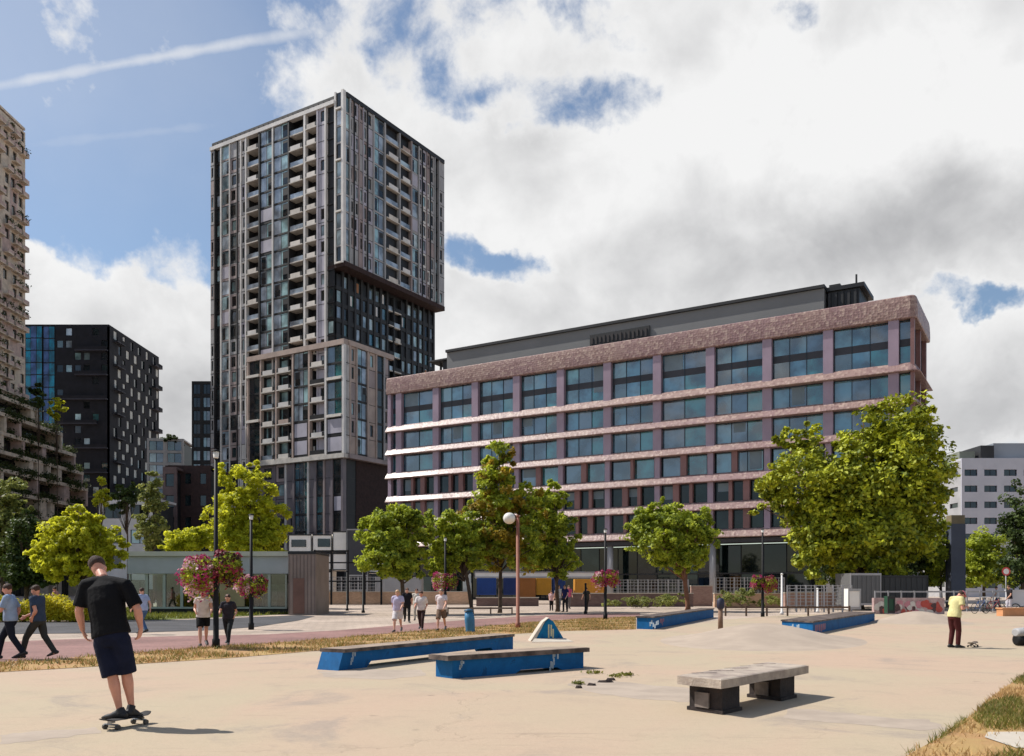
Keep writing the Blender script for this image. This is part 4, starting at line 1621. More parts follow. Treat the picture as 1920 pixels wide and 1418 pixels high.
# ------------------------------------------------------------------ trees
M_BARK = mat('bark', srgb(78, 64, 52), 0.9, 0.3, 3.0, 0.6, 25)
M_BARK2 = mat('bark_rusty', srgb(120, 82, 62), 0.9, 0.2, 3.0, 0.5, 25)
LF_YEL = leafmat('leaf_yellowgreen', (0.260, 0.290, 0.016), (0.62, 0.63, 0.045), .52)
LF_MID = leafmat('leaf_green', (0.070, 0.120, 0.016), (0.500, 0.560, 0.050), .42)
LF_BIG = leafmat('leaf_big', (0.040, 0.078, 0.010), (0.560, 0.580, 0.030), .14)
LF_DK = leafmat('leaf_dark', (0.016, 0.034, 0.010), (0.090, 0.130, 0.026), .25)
LF_OLV = leafmat('leaf_olive', (0.085, 0.110, 0.026), (0.320, 0.340, 0.090), .38)
LF_GOLD = leafmat('leaf_gold', (0.16, 0.12, 0.016), (0.46, 0.34, 0.030), .4)


def tree(name, label, d, base_px, lobes, leaf, n, size, bark=M_BARK, trunk_r=0.14, seed=1, group=None, base_y=None, clump=0.34, fill=0.35, shrub=False, cat='tree', leaf2=None):
    """lobes: (px, py, rx, ry, depth shift) in photograph pixels at distance d; leaves fill many small clumps inside the lobes"""
    rng = np.random.default_rng(seed)
    bx = (base_px - CX) / F * d
    t = thing(name, label, cat, (bx, d, 0), 0, group)
    L = []
    for q in lobes:
        c = P(q[0], q[1], d)
        L.append((np.array([c.x - bx, q[4] if len(q) > 4 else 0.0, c.z]), q[2] / F * d, q[3] / F * d))
    vol = np.array([rx * rx * rz for _, rx, rz in L])
    vol = vol ** 0.75
    cl, cr = [], []
    tot = max(10, int(n / 64))
    for (c, rx, rz), v in zip(L, vol / vol.sum()):
        k = max(4, int(tot * v))
        u = rng.normal(0, 1, (k, 3))
        u /= np.linalg.norm(u, axis=1, keepdims=True)
        rad = np.where(rng.random(k) < fill, rng.uniform(0.1, 0.75, k), rng.uniform(0.72, 1.04, k))
        pts = c + u * rad[:, None] * np.array([rx, rx * 0.9, rz])
        cl.append(pts)
        cr.append(np.full(k, clump * (rx * rx * rz) ** (1 / 3)) * rng.uniform(0.55, 1.25, k))
    cl, cr = np.concatenate(cl), np.concatenate(cr)
    per = max(8, int(n / len(cl)))
    cen = np.repeat(cl, per, axis=0)
    off = rng.normal(0, 1, (len(cen), 3))
    off /= np.linalg.norm(off, axis=1, keepdims=True)
    rr = np.repeat(cr, per)[:, None] * rng.uniform(0.25, 1.0, (len(cen), 1)) ** 0.6
    sq = off * rr * np.repeat(rng.uniform(.55, 1.5, (len(cl), 3)) * np.array([1, 1, .7]), per, axis=0)
    pos = cen + sq
    keep = pos[:, 2] > 0.12
    mid = np.average([q[0] for q in L], axis=0, weights=vol)
    out = pos - mid
    out /= np.linalg.norm(out, axis=1, keepdims=True) + 1e-6
    nr = off * 0.35 + out * 0.45 + np.array([-.25, 0, 0.8])
    v = leaf_quads(rng, pos[keep], nr[keep], size)
    mi = None
    lm = [leaf]
    if leaf2 is not None:
        lm = [leaf, leaf2]
        pick = rng.random(len(cl)) < 0.3
        mi = np.repeat(pick, per)[keep].astype(np.int32)
    bulk('crown', v, 4, lm, t, midx=mi)
    # trunk with limbs
    mb = MB()
    zs = min(c[2] - rz * 0.75 for c, rx, rz in L)
    zs = max(zs, 0.25)
    top = max(c[2] + rz * 0.35 for c, rx, rz in L)
    m0 = mid.copy()
    if not shrub:
        mb.loft([(0, 0, -0.05), (0.02, 0, 0.25), (m0[0] * .15, 0, zs * .6), (m0[0] * .3, 0, zs), (m0[0] * .7, 0, (zs + top) / 2), (m0[0], 0, top)],
                [trunk_r * 1.45, trunk_r * 1.1, trunk_r, trunk_r * .85, trunk_r * .5, trunk_r * .12], n=9)
    else:
        zs = 0.1
    for i in rng.choice(len(cl), min(len(cl), 26 if not shrub else 8), replace=False):
        e = cl[i]
        h0 = zs * (0.75 if not shrub else .2) + max(0, (e[2] - zs)) * rng.uniform(0.1, 0.5)
        s = np.array([m0[0] * min(1, h0 / max(top, .1)), 0, h0])
        md = s * .45 + e * .55 + np.array([0, 0, .15])
        mb.loft([tuple(s), tuple(md), tuple(e)], [trunk_r * .42, trunk_r * .26, trunk_r * .07], n=6)
    mb.build('trunk', bark, t)
    return t


tree('plane_tree', 'largest spreading tree in front of the lower right end of the pink office', 72, 1610,
     [(1655, 905, 112, 120), (1690, 815, 82, 70), (1610, 960, 130, 110), (1700, 900, 70, 130, -1), (1520, 905, 105, 70, -1), (1580, 985, 110, 80, -1), (1690, 985, 75, 85, .5), (1500, 835, 48, 50), (1455, 925, 50, 45, 1), (1745, 850, 36, 60, 1), (1600, 850, 50, 45, -1),
      (1540, 1040, 60, 60, -1), (1650, 1040, 90, 55), (1600, 1050, 60, 40, -1.5)], LF_BIG, 92000, 0.20, trunk_r=.38, seed=4, clump=.20, fill=.50)
tree('plane_tree', 'added dark tree standing in for shade behind the low right part of the largest tree', 79, 1690,
     [(1690, 1010, 66, 60), (1640, 1055, 80, 46), (1560, 1060, 60, 40), (1715, 1060, 40, 40)], LF_DK, 16000, 0.19, trunk_r=.25, seed=5, clump=.28, fill=.5)  # added tree; its dark leaf colour supplies the big crown's low shade
tree('street_tree', 'tall pointed tree with golden top in front of the white glare on the office', 60, 937,
     [(935, 870, 34, 52), (930, 930, 52, 55, -.5), (905, 990, 48, 55, -.4), (985, 960, 52, 50), (950, 1020, 70, 55, -.5), (935, 838, 16, 26)], LF_MID, 24000, 0.14, trunk_r=.13, seed=6, leaf2=LF_GOLD, clump=.22)
tree('street_tree', 'dense green tree just right of the rust coloured lamp post', 63, 1045,
     [(1042, 940, 34, 42), (1040, 1000, 46, 50), (1050, 1050, 36, 36), (1010, 1030, 30, 40)], LF_MID, 15000, 0.14, trunk_r=.13, seed=7, clump=.22)
tree('street_tree', 'round green tree standing behind the walking group in white', 56, 757,
     [(740, 1005, 66, 48), (745, 975, 50, 24), (735, 1045, 60, 40, -.4), (760, 1050, 48, 38, -.3), (705, 990, 34, 32), (780, 985, 40, 34)], LF_MID, 19000, 0.13, trunk_r=.13, seed=8, clump=.22)
tree('street_tree', 'darker green tree between the round tree and the pointed one', 58, 884,
     [(850, 1000, 50, 40), (860, 1040, 50, 42), (825, 1050, 34, 30)], LF_MID, 16000, 0.13, trunk_r=.12, seed=9, clump=.22)
tree('street_tree', 'low round tree before the dark ground floor of the office', 64, 1290,
     [(1255, 1005, 76, 52), (1215, 985, 40, 36), (1310, 1000, 42, 44), (1250, 960, 44, 26), (1275, 1050, 50, 26)], LF_MID, 21000, 0.14, bark=M_BARK2, trunk_r=.16, seed=10, clump=.22)
tree('broad_tree', 'bright yellow green tree in front of the foot of the tall tower', 74, 470,
     [(462, 930, 55, 50), (435, 985, 48, 50, -.5), (500, 985, 46, 50), (468, 1020, 66, 40), (430, 900, 26, 32), (480, 890, 22, 26)], LF_YEL, 26000, 0.15, trunk_r=.16, seed=12, clump=.2)
tree('broad_tree', 'bright yellow green tree just behind the head of the skateboarder', 47, 150,
     [(140, 1010, 62, 50), (100, 1035, 42, 42), (195, 1030, 42, 46), (150, 975, 40, 28), (140, 1065, 70, 28)], LF_YEL, 26000, 0.11, trunk_r=.12, seed=13, clump=.2)
tree('broad_tree', 'olive green tree at the left edge of the picture before the terraced building', 58, 8,
     [(10, 940, 50, 48), (25, 1000, 44, 46), (-30, 980, 60, 60), (0, 1050, 60, 40)], LF_OLV, 15000, 0.13, trunk_r=.16, seed=14, clump=.2)
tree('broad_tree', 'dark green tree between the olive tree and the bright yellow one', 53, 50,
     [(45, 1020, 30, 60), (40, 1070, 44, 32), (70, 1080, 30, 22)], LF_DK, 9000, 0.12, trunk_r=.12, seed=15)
tree('conifer', 'slim light green conifer on the terrace above the low pale house', 120, 190,
     [(190, 915, 10, 22), (190, 938, 14, 14)], LF_YEL, 1500, 0.2, trunk_r=.08, seed=16, clump=.5)
tree('broad_tree', 'tall thin grey green tree between the low house and the stair tower', 100, 288,
     [(288, 930, 24, 44), (285, 985, 26, 44), (292, 1010, 20, 30)], LF_OLV, 6000, 0.2, trunk_r=.1, seed=17, fill=.5)
tree('broad_tree', 'dark tree filling the gap above the low pale house roof', 118, 240,
     [(240, 930, 26, 24), (225, 950, 18, 14)], LF_DK, 3000, 0.22, trunk_r=.1, seed=18)
tree('bush', 'bright bush behind the pavilion roof left of the black lamp post', 70, 355,
     [(350, 1012, 40, 18), (380, 1005, 20, 20), (325, 1022, 24, 12)], LF_YEL, 5000, 0.14, trunk_r=.06, seed=19, cat='bush')
tree('broad_tree', 'small tree left of the dark pillar at the right', 78, 1765,
     [(1760, 1030, 34, 50), (1755, 1075, 30, 30), (1778, 985, 22, 20)], LF_MID, 7000, 0.16, trunk_r=.12, seed=20)
tree('broad_tree', 'round green tree right of the dark pillar', 82, 1845,
     [(1845, 1030, 42, 40), (1830, 1070, 36, 34), (1865, 1065, 28, 30)], LF_MID, 9000, 0.16, trunk_r=.14, seed=22)
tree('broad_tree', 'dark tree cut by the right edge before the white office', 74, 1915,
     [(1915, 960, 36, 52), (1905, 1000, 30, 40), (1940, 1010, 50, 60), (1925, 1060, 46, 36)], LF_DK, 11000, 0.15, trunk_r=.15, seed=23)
tree('broad_tree', 'small green tree beyond the bicycles at the far right', 95, 1900,
     [(1890, 1075, 36, 24), (1920, 1060, 28, 28)], LF_MID, 4000, 0.2, trunk_r=.1, seed=24)
tree('terrace_tree', 'small dark tree on the highest terrace of the beige building', 186, 72,
     [(70, 735, 14, 22), (78, 752, 12, 14)], LF_DK, 1600, 0.3, trunk_r=.08, seed=25, fill=.6)
tree('terrace_tree', 'small yellowish tree on the second terrace of the beige building', 195, 108,
     [(108, 762, 14, 16), (100, 778, 14, 10)], LF_YEL, 1300, 0.3, trunk_r=.08, seed=26, fill=.6)
tree('roof_planting', 'row of shrubs on the roof of the white corner building', 216, 320,
     [(312, 826, 22, 8), (332, 828, 12, 10)], LF_DK, 1500, 0.3, trunk_r=.06, seed=27, shrub=True, cat='plants')

# hedge with yellow flowers, lawn before the pavilion
def tuft_field(name, polys, n, h, wdt, m, label, seed, kind='stuff', z=0.02, lean=.5):
    rng = np.random.default_rng(seed)
    pts = []
    ar = []
    for p in polys:
        ar.append(abs(sum(p[i].x * p[(i + 1) % len(p)].y - p[(i + 1) % len(p)].x * p[i].y for i in range(len(p)))) / 2)
    for p, a in zip(polys, ar):
        k = int(n * a / sum(ar))
        xs = np.array([[q.x, q.y] for q in p])
        lo, hi = xs.min(0), xs.max(0)
        got = np.zeros((0, 2))
        while len(got) < k:
            c = rng.uniform(lo, hi, (k * 3 + 10, 2))
            ins = np.zeros(len(c), bool)
            j = len(xs) - 1
            for i in range(len(xs)):
                xi, yi, xj, yj = xs[i, 0], xs[i, 1], xs[j, 0], xs[j, 1]
                cr_ = ((yi > c[:, 1]) != (yj > c[:, 1])) & (c[:, 0] < (xj - xi) * (c[:, 1] - yi) / (yj - yi + 1e-12) + xi)
                ins ^= cr_
                j = i
            # leave bare patches
            nz = np.sin(c[:, 0] * 2.1 + 1.3 * np.sin(c[:, 1] * 1.7)) + np.sin(c[:, 1] * 2.7 + 2 * np.sin(c[:, 0] * .9)) + rng.normal(0, .7, len(c))
            ins &= nz > -0.25
            got = np.concatenate([got, c[ins]])
        pts.append(got[:k])
    p = np.concatenate(pts)
    k = len(p)
    th = rng.uniform(0, 2 * PI, k)
    dx = np.stack([np.cos(th), np.sin(th)], 1)
    ln = rng.normal(0, lean, (k, 2))
    hh = h * rng.uniform(.4, 1.2, (k, 1))
    b = np.concatenate([p, np.full((k, 1), z)], 1)
    w_ = np.concatenate([dx * wdt, np.zeros((k, 1))], 1) * rng.uniform(.6, 1.4, (k, 1))
    t_ = b + np.concatenate([ln * hh, hh], 1)
    v = np.stack([b - w_, b + w_, t_], 1).reshape(-1, 3)
    o = bulk(name, v, 3, m)
    struct(o, label, kind)
    return o


GR_DRY = leafmat('blade_dry', (0.30, 0.180, 0.070), (0.60, 0.41, 0.18), .2)
GR_GRN = leafmat('blade_green', (0.050, 0.070, 0.012), (0.24, 0.23, 0.04), .3)
tuft_field('dry_grass', [corner], 90000, .07, .007, GR_DRY, 'dry straw coloured grass on the near right corner', 1, z=.024)
gp = [[G(*q) for q in ps_] for ps_ in (
    [(1822, 1350), (1850, 1326), (1890, 1312), (2000, 1310), (2060, 1370), (1860, 1374), (1836, 1364)],
    [(1892, 1286), (1920, 1272), (2100, 1215), (2120, 1240), (1906, 1292)],
    [(1690, 1418), (1716, 1410), (1770, 1381), (1810, 1352), (1814, 1356), (1770, 1388), (1700, 1420)],
    [(1890, 1412), (1960, 1415), (2000, 1450), (1850, 1430)])]
tuft_field('green_grass', gp, 15000, .09, .007, GR_GRN, 'green tufts among the dry grass at the near right', 2, z=.024, lean=.6)
tuft_field('verge_grass', [strip], 16000, .09, .012, GR_DRY, 'dry grass of the strip behind the skate pad', 3)
tuft_field('verge_green', [strip], 10000, .10, .012, GR_GRN, 'green blades along the strip behind the skate pad', 4)
tuft_field('lawn_grass', [lawn], 30000, .22, .03, leafmat('blade_lawn', (0.09, 0.11, .015), (0.24, 0.24, .04), .3), 'rough green grass before the pavilion', 5)
hd0, hd1 = P(-60, 1140, 43), P(152, 1140, 43)
hedge = thing('flower_hedge', 'yellow green flowering hedge behind the two walking men', 'hedge', ((hd0.x + hd1.x) / 2, 44, 0))
rng = np.random.default_rng(77)
k = 16000
pos = np.stack([rng.uniform(hd0.x, hd1.x, k) - (hd0.x + hd1.x) / 2, rng.uniform(-.9, .9, k), rng.uniform(.1, 1.28, k)], 1)
pos[:, 2] *= (0.85 + 0.15 * np.sin(pos[:, 0] * 2.3) + rng.normal(0, .05, k))
bulk('foliage', leaf_quads(rng, pos, np.tile([0, -.4, .8], (k, 1)), .075), 4, [leafmat('leaf_hedge', (.26, .26, .012), (.62, .54, .03), .4)], hedge)

# weeds on the pad
for i, (px, py, s) in enumerate([(1112, 1264, .22), (1160, 1271, .28), (1178, 1268, .2), (1085, 1285, .1)]):
    rng = np.random.default_rng(40 + i)
    g = G(px, py)
    wd = thing('weed', ['small weed beside the end of the front blue ledge', 'larger weed in the crack before the bench', 'pale weed tip at the right end of the crack', 'tiny weed among the loose dark stones'][i], 'weed', (g.x, g.y, .012), 0, None)
    k = 46
    b = rng.normal(0, s * .4, (k, 2))
    pos = np.concatenate([b, np.abs(rng.normal(0, .022, (k, 1))) + .012], 1)
    bulk('foliage', leaf_quads(rng, pos, np.tile([0, 0, 1.], (k, 1)), .035), 4, [GR_GRN], wd)
M_DEB = mat('dark_rubble', srgb(62, 52, 48), 0.9, 0.3, 6)
for i, (px, py, a, b_) in enumerate([(1085, 1292, .055, .03), (1110, 1287, .085, .035), (1134, 1281, .14, .04), (1146, 1277, .09, .04)]):
    g = G(px, py)
    q = MB()
    rr = random.Random(i)
    n = 9
    bot = [(a * math.cos(2 * PI * k / n) * rr.uniform(.8, 1.2), b_ * 1.4 * math.sin(2 * PI * k / n) * rr.uniform(.8, 1.2), 0) for k in range(n)]
    q.hull(bot, [(x * .7, y * .7, .03 + .02 * rr.random()) for x, y, z in bot])
    o = q.build('rubble_piece', M_DEB, loc=(g.x, g.y, .012))
    tag(o, ['smallest piece of dark rubble at the left end of the crack', 'second dark rubble piece from the left in the pad crack', 'longest piece of dark rubble in the crack of the pad', 'dark rubble piece touching the larger weed'][i], 'rubble')

# ------------------------------------------------------------------ skate obstacles
def paint_mat(name, base, dirt):
    m = bpy.data.materials.new(name)
    m.use_nodes = True
    t = m.node_tree
    b = NB(t)
    bs = t.nodes['Principled BSDF']
    co = b.n('ShaderNodeTexCoord').outputs['Object']
    n1 = b.noise(co, 2.2, 8, 0.7, 0.5)
    n2 = b.noise(co, 9, 6, 0.7, 0.3)
    c = b.mix(b.ss(n1, .3, .7), tuple(x * .75 for x in base) + (1,), tuple(min(1, x * 1.15) for x in base) + (1,))
    c = b.mix(b.m('MULTIPLY', b.ss(n2, .60, .72), .65), c, dirt + (1,))
    n3 = b.noise(co, 5.0, 9, 0.75, 0.8)
    c = b.mix(b.m('MULTIPLY', b.ss(n3, .655, .68), .8), c, srgb(134, 130, 124) + (1,))
    c = b.mix(b.m('MULTIPLY', b.ss(n1, .62, .66), .5), c, srgb(10, 40, 70) + (1,))
    t.links.new(c, bs.inputs['Base Color'])
    bs.inputs['Roughness'].default_value = .7
    bs.inputs['Specular IOR Level'].default_value = .2
    bn = b.n('ShaderNodeBump')
    bn.inputs['Strength'].default_value = .3
    bn.inputs['Distance'].default_value = .01
    t.links.new(n2, bn.inputs['Height'])
    t.links.new(bn.outputs[0], bs.inputs['Normal'])
    return m


M_BLUE = paint_mat('blue_paint', (0.004, 0.105, 0.285), srgb(44, 66, 90))
M_CAP = mat('ledge_cap', srgb(66, 54, 50), 0.7, 0.25, 3, 0.4, 30, col2=srgb(112, 98, 90))
M_CAPT = mat('ledge_top', srgb(150, 132, 116), 0.7, 0.2, 2, 0.3, 30)
M_GRAF = mat('graffiti_white', srgb(158, 172, 182), 0.6, 0.2, 8)
M_GRAFR = mat('graffiti_rose', srgb(150, 90, 110), 0.6, 0.2, 8)


def ledge(label, p0, p1, wid, h, legs, cap=.07, over=.12, slant=0.0, marks=(), group='blue painted skate ledges'):
    """long block from p0 to p1 (near long side on that line, body behind), dark worn cap; legs: None for solid or (length left, length right, clearance)"""
    p0, p1 = Vector(p0[:2]), Vector(p1[:2])
    L = (p1 - p0).length
    ang = math.atan2(p1.y - p0.y, p1.x - p0.x)
    t = thing('skate_ledge', label, 'skate ledge', (p0.x, p0.y, .012), ang, group)
    q = MB()
    hb = h - cap
    if legs:
        l0, l1, cl = legs
        pts = [(0 - slant, 0), (l0, 0), (l0 + .14, cl), (L - l1 - .14, cl), (L - l1, 0), (L, 0), (L, hb), (0, hb)]
    else:
        pts = [(0 - slant, 0), (L, 0), (L, hb), (0, hb)]
    q.hull([(a, 0, z) for a, z in pts], [(a, wid, z) for a, z in pts])
    # hull() makes the rings front/back; fine as a solid prism
    q.build('body', M_BLUE, t)
    c = MB()
    c.box(-over, L + over, -.05, wid + .05, hb + .002, hb + cap, 0)
    c.box(-over + .03, L + over - .03, -.02, wid + .02, hb + cap, hb + cap + .004, 1)
    c.build('cap', [M_CAP, M_CAPT], t)
    if marks:
        g = MB()
        for (a, z, s, mi) in marks:
            for k in range(7):
                th = k * .9
                x, zz = a + s * .5 * math.cos(th) * (k / 6), z + s * .5 * math.sin(th * 1.3)
                g.box(x - .012, x + .03, -.004, -.001, zz - .05 * s, zz + .35 * s, mi)
        g.build('graffiti', [M_GRAF, M_GRAFR], t)
    return t


ledge('long blue ledge with dark top, farther of the pair, slanted left end', G(643, 1258), G(962, 1219), .56, .42, (.75, 1.0, .12), slant=.14, over=.0, marks=[(.3, .2, .2, 0)])
ledge('shorter blue ledge nearest the camera with brown overhanging top', G(848, 1274), G(1094, 1254), .52, .42, (1.5, .6, .06), over=.13, cap=.09, marks=[(2.5, .13, .34, 0), (.2, .22, .12, 0)])
def end_ledge(label, a, b, ang2, L, h, marks=()):
    """ledge seen from its end: short near end from a to b, running back along ang2"""
    a, b = Vector(a[:2]), Vector(b[:2])
    t = thing('skate_ledge', label, 'skate ledge', (a.x, a.y, .012), 0, 'blue painted skate ledges')
    d = Vector((math.cos(ang2), math.sin(ang2)))
    w_ = (b - a)
    r = [Vector((0, 0)), w_, w_ + d * L, d * L]
    q = MB()
    q.hull([(p.x, p.y, 0) for p in r], [(p.x, p.y, h - .06) for p in r])
    q.build('body', M_BLUE, t)
    c = MB()
    e = (d * .05, w_.normalized() * .05)
    rr = [r[0] - e[0] - e[1], r[1] - e[0] + e[1], r[2] + e[0] + e[1], r[3] + e[0] - e[1]]
    c.hull([(p.x, p.y, h - .058) for p in rr], [(p.x, p.y, h) for p in rr])
    c.build('cap', M_CAP, t)
    if marks:
        g = MB()
        wn = w_.normalized()
        nn = Vector((wn.y, -wn.x))
        sd = Vector((d.y, -d.x))
        for (f, z, s, mi, onside) in marks:
            for k in range(6):
                if onside:
                    p = w_ + d * (f + .1 * k * s) + sd * .004
                    ax = d
                    pn = sd
                else:
                    p = wn * (f * w_.length + .08 * k * s) + nn * .004
                    ax = wn
                    pn = nn
                zz = min(z + .1 * s * math.sin(k * 1.7) if s < 2 else z + .04 * math.sin(k * 1.7), h - .3)
                s_ = min(s, (h - .12 - max(zz, .02)) / .22)
                zz = max(zz, .02)
                q0, q1 = p, p + ax * .07 * s
                g.face([(q0.x, q0.y, zz), (q1.x, q1.y, zz + .02), (q1.x, q1.y, zz + .2 * s_), (q0.x, q0.y, zz + .19 * s_)], mi)
        g.build('graffiti', [M_GRAF, M_GRAFR], t)


A3, B3 = G(1194, 1180), G(1224, 1181)
D3 = G(1338, 1158)
end_ledge('blue ledge at the far edge of the pad before the low round tree', A3, B3, math.atan2(D3.y - B3.y, D3.x - B3.x), (D3 - B3).length, .52, [(.8, .12, .9, 0, False), (1.4, .2, 1.4, 1, True)])
A4, B4 = G(1466, 1186), G(1524, 1190)
D4 = G(1640, 1166)
end_ledge('blue ledge behind the concrete hump with purple graffiti', A4, B4, math.atan2(D4.y - B4.y, D4.x - B4.x), (D4 - B4).length, .47, [(.3, .06, 1.0, 0, False), (.4, .05, 3.2, 1, True)])

# blue pyramid
py_ = G(1030, 1203)
pyr = thing('pyramid_obstacle', 'blue graffitied triangular obstacle with a pale sloping rim behind the two front ledges', 'skate obstacle', (py_.x, py_.y, .012), 0.12)
q = MB()
s_ = py_.y / F
pts = [(-27 * s_, 0), (30 * s_, 0), (8 * s_, 36 * s_), (0, 42 * s_), (-8 * s_, 36 * s_)]
q.hull([(a, -.0, z) for a, z in pts], [(a, .5, z) for a, z in pts])
q.build('body', paint_mat('teal_paint', srgb(10, 104, 150), srgb(60, 110, 128)), pyr)
q = MB()
q.hull([(-36 * s_, -.02, 0), (-27.5 * s_, -.02, 0), (-8.4 * s_, -.02, 37 * s_), (-1.0 * s_, -.02, 44 * s_), (-12 * s_, -.02, 36 * s_)], [(-36 * s_, .55, 0), (-27.5 * s_, .55, 0), (-8.4 * s_, .55, 37 * s_), (-1.0 * s_, .55, 44 * s_), (-12 * s_, .55, 36 * s_)])
q.build('rim', M_PALE, pyr)
q = MB()
q.hull([(-38 * s_, -.55, 0), (40 * s_, -.55, 0), (30 * s_, -.02, .002), (-28 * s_, -.02, .002)], [(-38 * s_, -.55, .012), (40 * s_, -.55, .012), (30 * s_, -.021, .09), (-28 * s_, -.021, .09)])
q.build('apron', M_PALE, pyr)
q = MB()
for k, (x, z, hh, mi) in enumerate([(-.02, .1, .42, 0), (.06, .15, .36, 0), (.12, .08, .3, 0), (.3, .08, .14, 1), (-.22, .08, .15, 1)]):
    q.box(x - .022, x + .022, -.004, -.001, z, z + hh, mi)
q.build('graffiti', [mat('graffiti_sand', srgb(190, 180, 140), .6, .1, 4), M_BLUE], pyr)

# concrete bench
def pz(px, py, z):
    d = (HC - z) * F / (py - HY)
    return Vector(((px - CX) / F * d, d))


ba, bb = pz(1270, 1268, .47), pz(1352, 1277, .47)
bc_, bd = pz(1503, 1249, .47), pz(1452, 1243, .47)
ux = (bb - ba)
uy = ((bc_ - bb) + (bd - ba)) / 2
bo = ba
bench = thing('concrete_bench', 'weathered concrete bench slab on two dark blocks in the foreground', 'bench', (bo.x, bo.y, .012))
M_BTOP = mat('bench_concrete', srgb(158, 142, 132), 0.85, 0.22, 2.5, 0.6, 35, col2=srgb(182, 168, 152))
M_BLEG = mat('bench_block', srgb(44, 36, 34), 0.85, 0.4, 4, 0.6, 30)
q = MB()
rr = random.Random(5)
def bp(u, v):
    p = ux * u + uy * v
    return p.x, p.y
ring = [(0, 0), (.35, -.008), (.7, .004), (1, 0), (1.01, .2), (.985, .45), (1.01, .7), (1, 1), (.6, 1.005), (.3, .995), (0, 1), (-.015, .75), (.01, .5), (-.01, .25)]
q.hull([(*bp(*r_), .345 + .01 * rr.random()) for r_ in ring], [(*bp(*r_), .465) for r_ in ring])
q.hull([(*bp(.02 + .96 * u, .01 + .98 * v), .4655) for u, v in ((0, 0), (1, 0), (1, 1), (0, 1))], [(*bp(.04 + .92 * u, .015 + .97 * v), .474) for u, v in ((0, 0), (1, 0), (1, 1), (0, 1))])
q.build('seat', M_BTOP, bench)
for v0, v1 in ((.06, .24), (.70, .88)):
    q = MB()
    r_ = [bp(.14, v0), bp(.88, v0), bp(.88, v1), bp(.14, v1)]
    r2 = [bp(.10, v0 - .01), bp(.92, v0 - .01), bp(.92, v1 + .01), bp(.10, v1 + .01)]
    q.hull([(x, y, 0) for x, y in r2], [(x, y, .05) for x, y in r2])
    q.hull([(x, y, .05) for x, y in r_], [(x, y, .345) for x, y in r_])
    r3 = [bp(.30, v0 - .016), bp(.62, v0 - .016), bp(.62, v0 - .002), bp(.30, v0 - .002)]
    q.hull([(x, y, .06) for x, y in r3], [(x, y, .26) for x, y in r3], 1)
    q.build('leg', [M_BLEG, mat('bench_worn', srgb(110, 100, 94), .85, .3, 5)], bench)
q = MB()
for k in range(5):
    x, y = bp(.03 + .02 * (k % 2), .14 + .17 * k)
    for j in range(6):
        q.box(x + .06 * j - .02, x + .06 * j + .03, y - .02 + .012 * (j % 2), y + .015 + .015 * (j % 3), .4745, .4765, 0)
q.build('stain', M_CAP, bench)

# ------------------------------------------------------------------ lamp posts and flower baskets
M_POST = mat('post_black', (0.010, 0.010, 0.011), 0.6, 0.2, 2, spec=.25)
M_RUST = mat('post_rust', srgb(140, 88, 70), 0.7, 0.15, 2)
M_LAMP = mat('lamp_white', srgb(222, 220, 212), 0.3, 0.04, 2)


def lamp_post(label, x, y, h, head=True, r=.065):
    t = thing('lamp_post', label, 'lamp post', (x, y, .012), 0, 'black lamp posts with flower baskets')
    q = MB()
    q.loft([(0, 0, 0), (0, 0, .25), (0, 0, .28), (0, 0, 1.4), (0, 0, 1.45), (0, 0, h)], [r * 1.7, r * 1.7, r * 1.25, r * 1.2, r, r * .8], n=12)
    q.build('pole', M_POST, t)
    if head:
        q = MB()
        q.loft([(0, 0, h), (0, 0, h + .03), (0, 0, h + .04), (0, 0, h + .18), (0, 0, h + .21)], [.045, .075, .07, .085, .03], n=12)
        q.build('lamp_head', M_LAMP, t)
        q = MB()
        q.loft([(0, 0, h + .19), (0, 0, h + .22), (0, 0, h + .25)], [.12, .11, .02], n=12)
        q.build('lamp_cap', M_POST, t)
    return t


def basket(label, x, y, z, r, seed, pal, side, group='flower baskets on the black lamp posts'):
    t = thing('flower_basket', label, 'flower basket', (x, y, z), 0, group)
    rng = np.random.default_rng(seed)
    q = MB()
    q.loft([(0, 0, -.5 * r), (0, 0, -.4 * r), (0, 0, -.1 * r), (0, 0, .05 * r)], [.15 * r, .4 * r, .58 * r, .6 * r], n=12)
    q.box(-r * .1 if side > 0 else -.02, .02 if side > 0 else r * .1, -.02, .02, -.02, .02)
    # bracket back to the post
    q.tube((0, 0, .1 * r), (-side * (r + .02), 0, .35 * r), .015, n=6)
    q.build('bowl', M_POST, t)
    k = 1500
    u = rng.normal(0, 1, (k, 3))
    u /= np.linalg.norm(u, axis=1, keepdims=True)
    pos = u * r * rng.uniform(.7, 1.05, (k, 1)) * np.array([1, 1, .95])
    pos[:, 2] -= np.abs(rng.normal(0, .35, k)) * r * (rng.random(k) < .3)
    bulk('foliage', leaf_quads(rng, pos * 1.04, u, .05), 4, [LF_MID], t)
    k = 1300
    u = rng.normal(0, 1, (k, 3))
    u[:, 2] += .15
    u /= np.linalg.norm(u, axis=1, keepdims=True)
    nz = np.sin(u[:, 0] * 5 + seed) + np.sin(u[:, 2] * 6 + 2 * seed) + rng.normal(0, .5, k)
    lump = 1 + .26 * np.sin(u[:, :1] * 4.3 + seed) * np.cos(u[:, 2:] * 5.1 - seed)
    pos = u * r * lump * rng.uniform(.86, 1.14, (k, 1))
    pos[:, 2] -= np.abs(rng.normal(0, .30, k)) * r * (u[:, 2] < .15)
    mi = np.where(nz > .25, 1, 0)
    bulk('flowers', leaf_quads(rng, pos, u, .046), 4, pal, t, midx=mi)
    return t


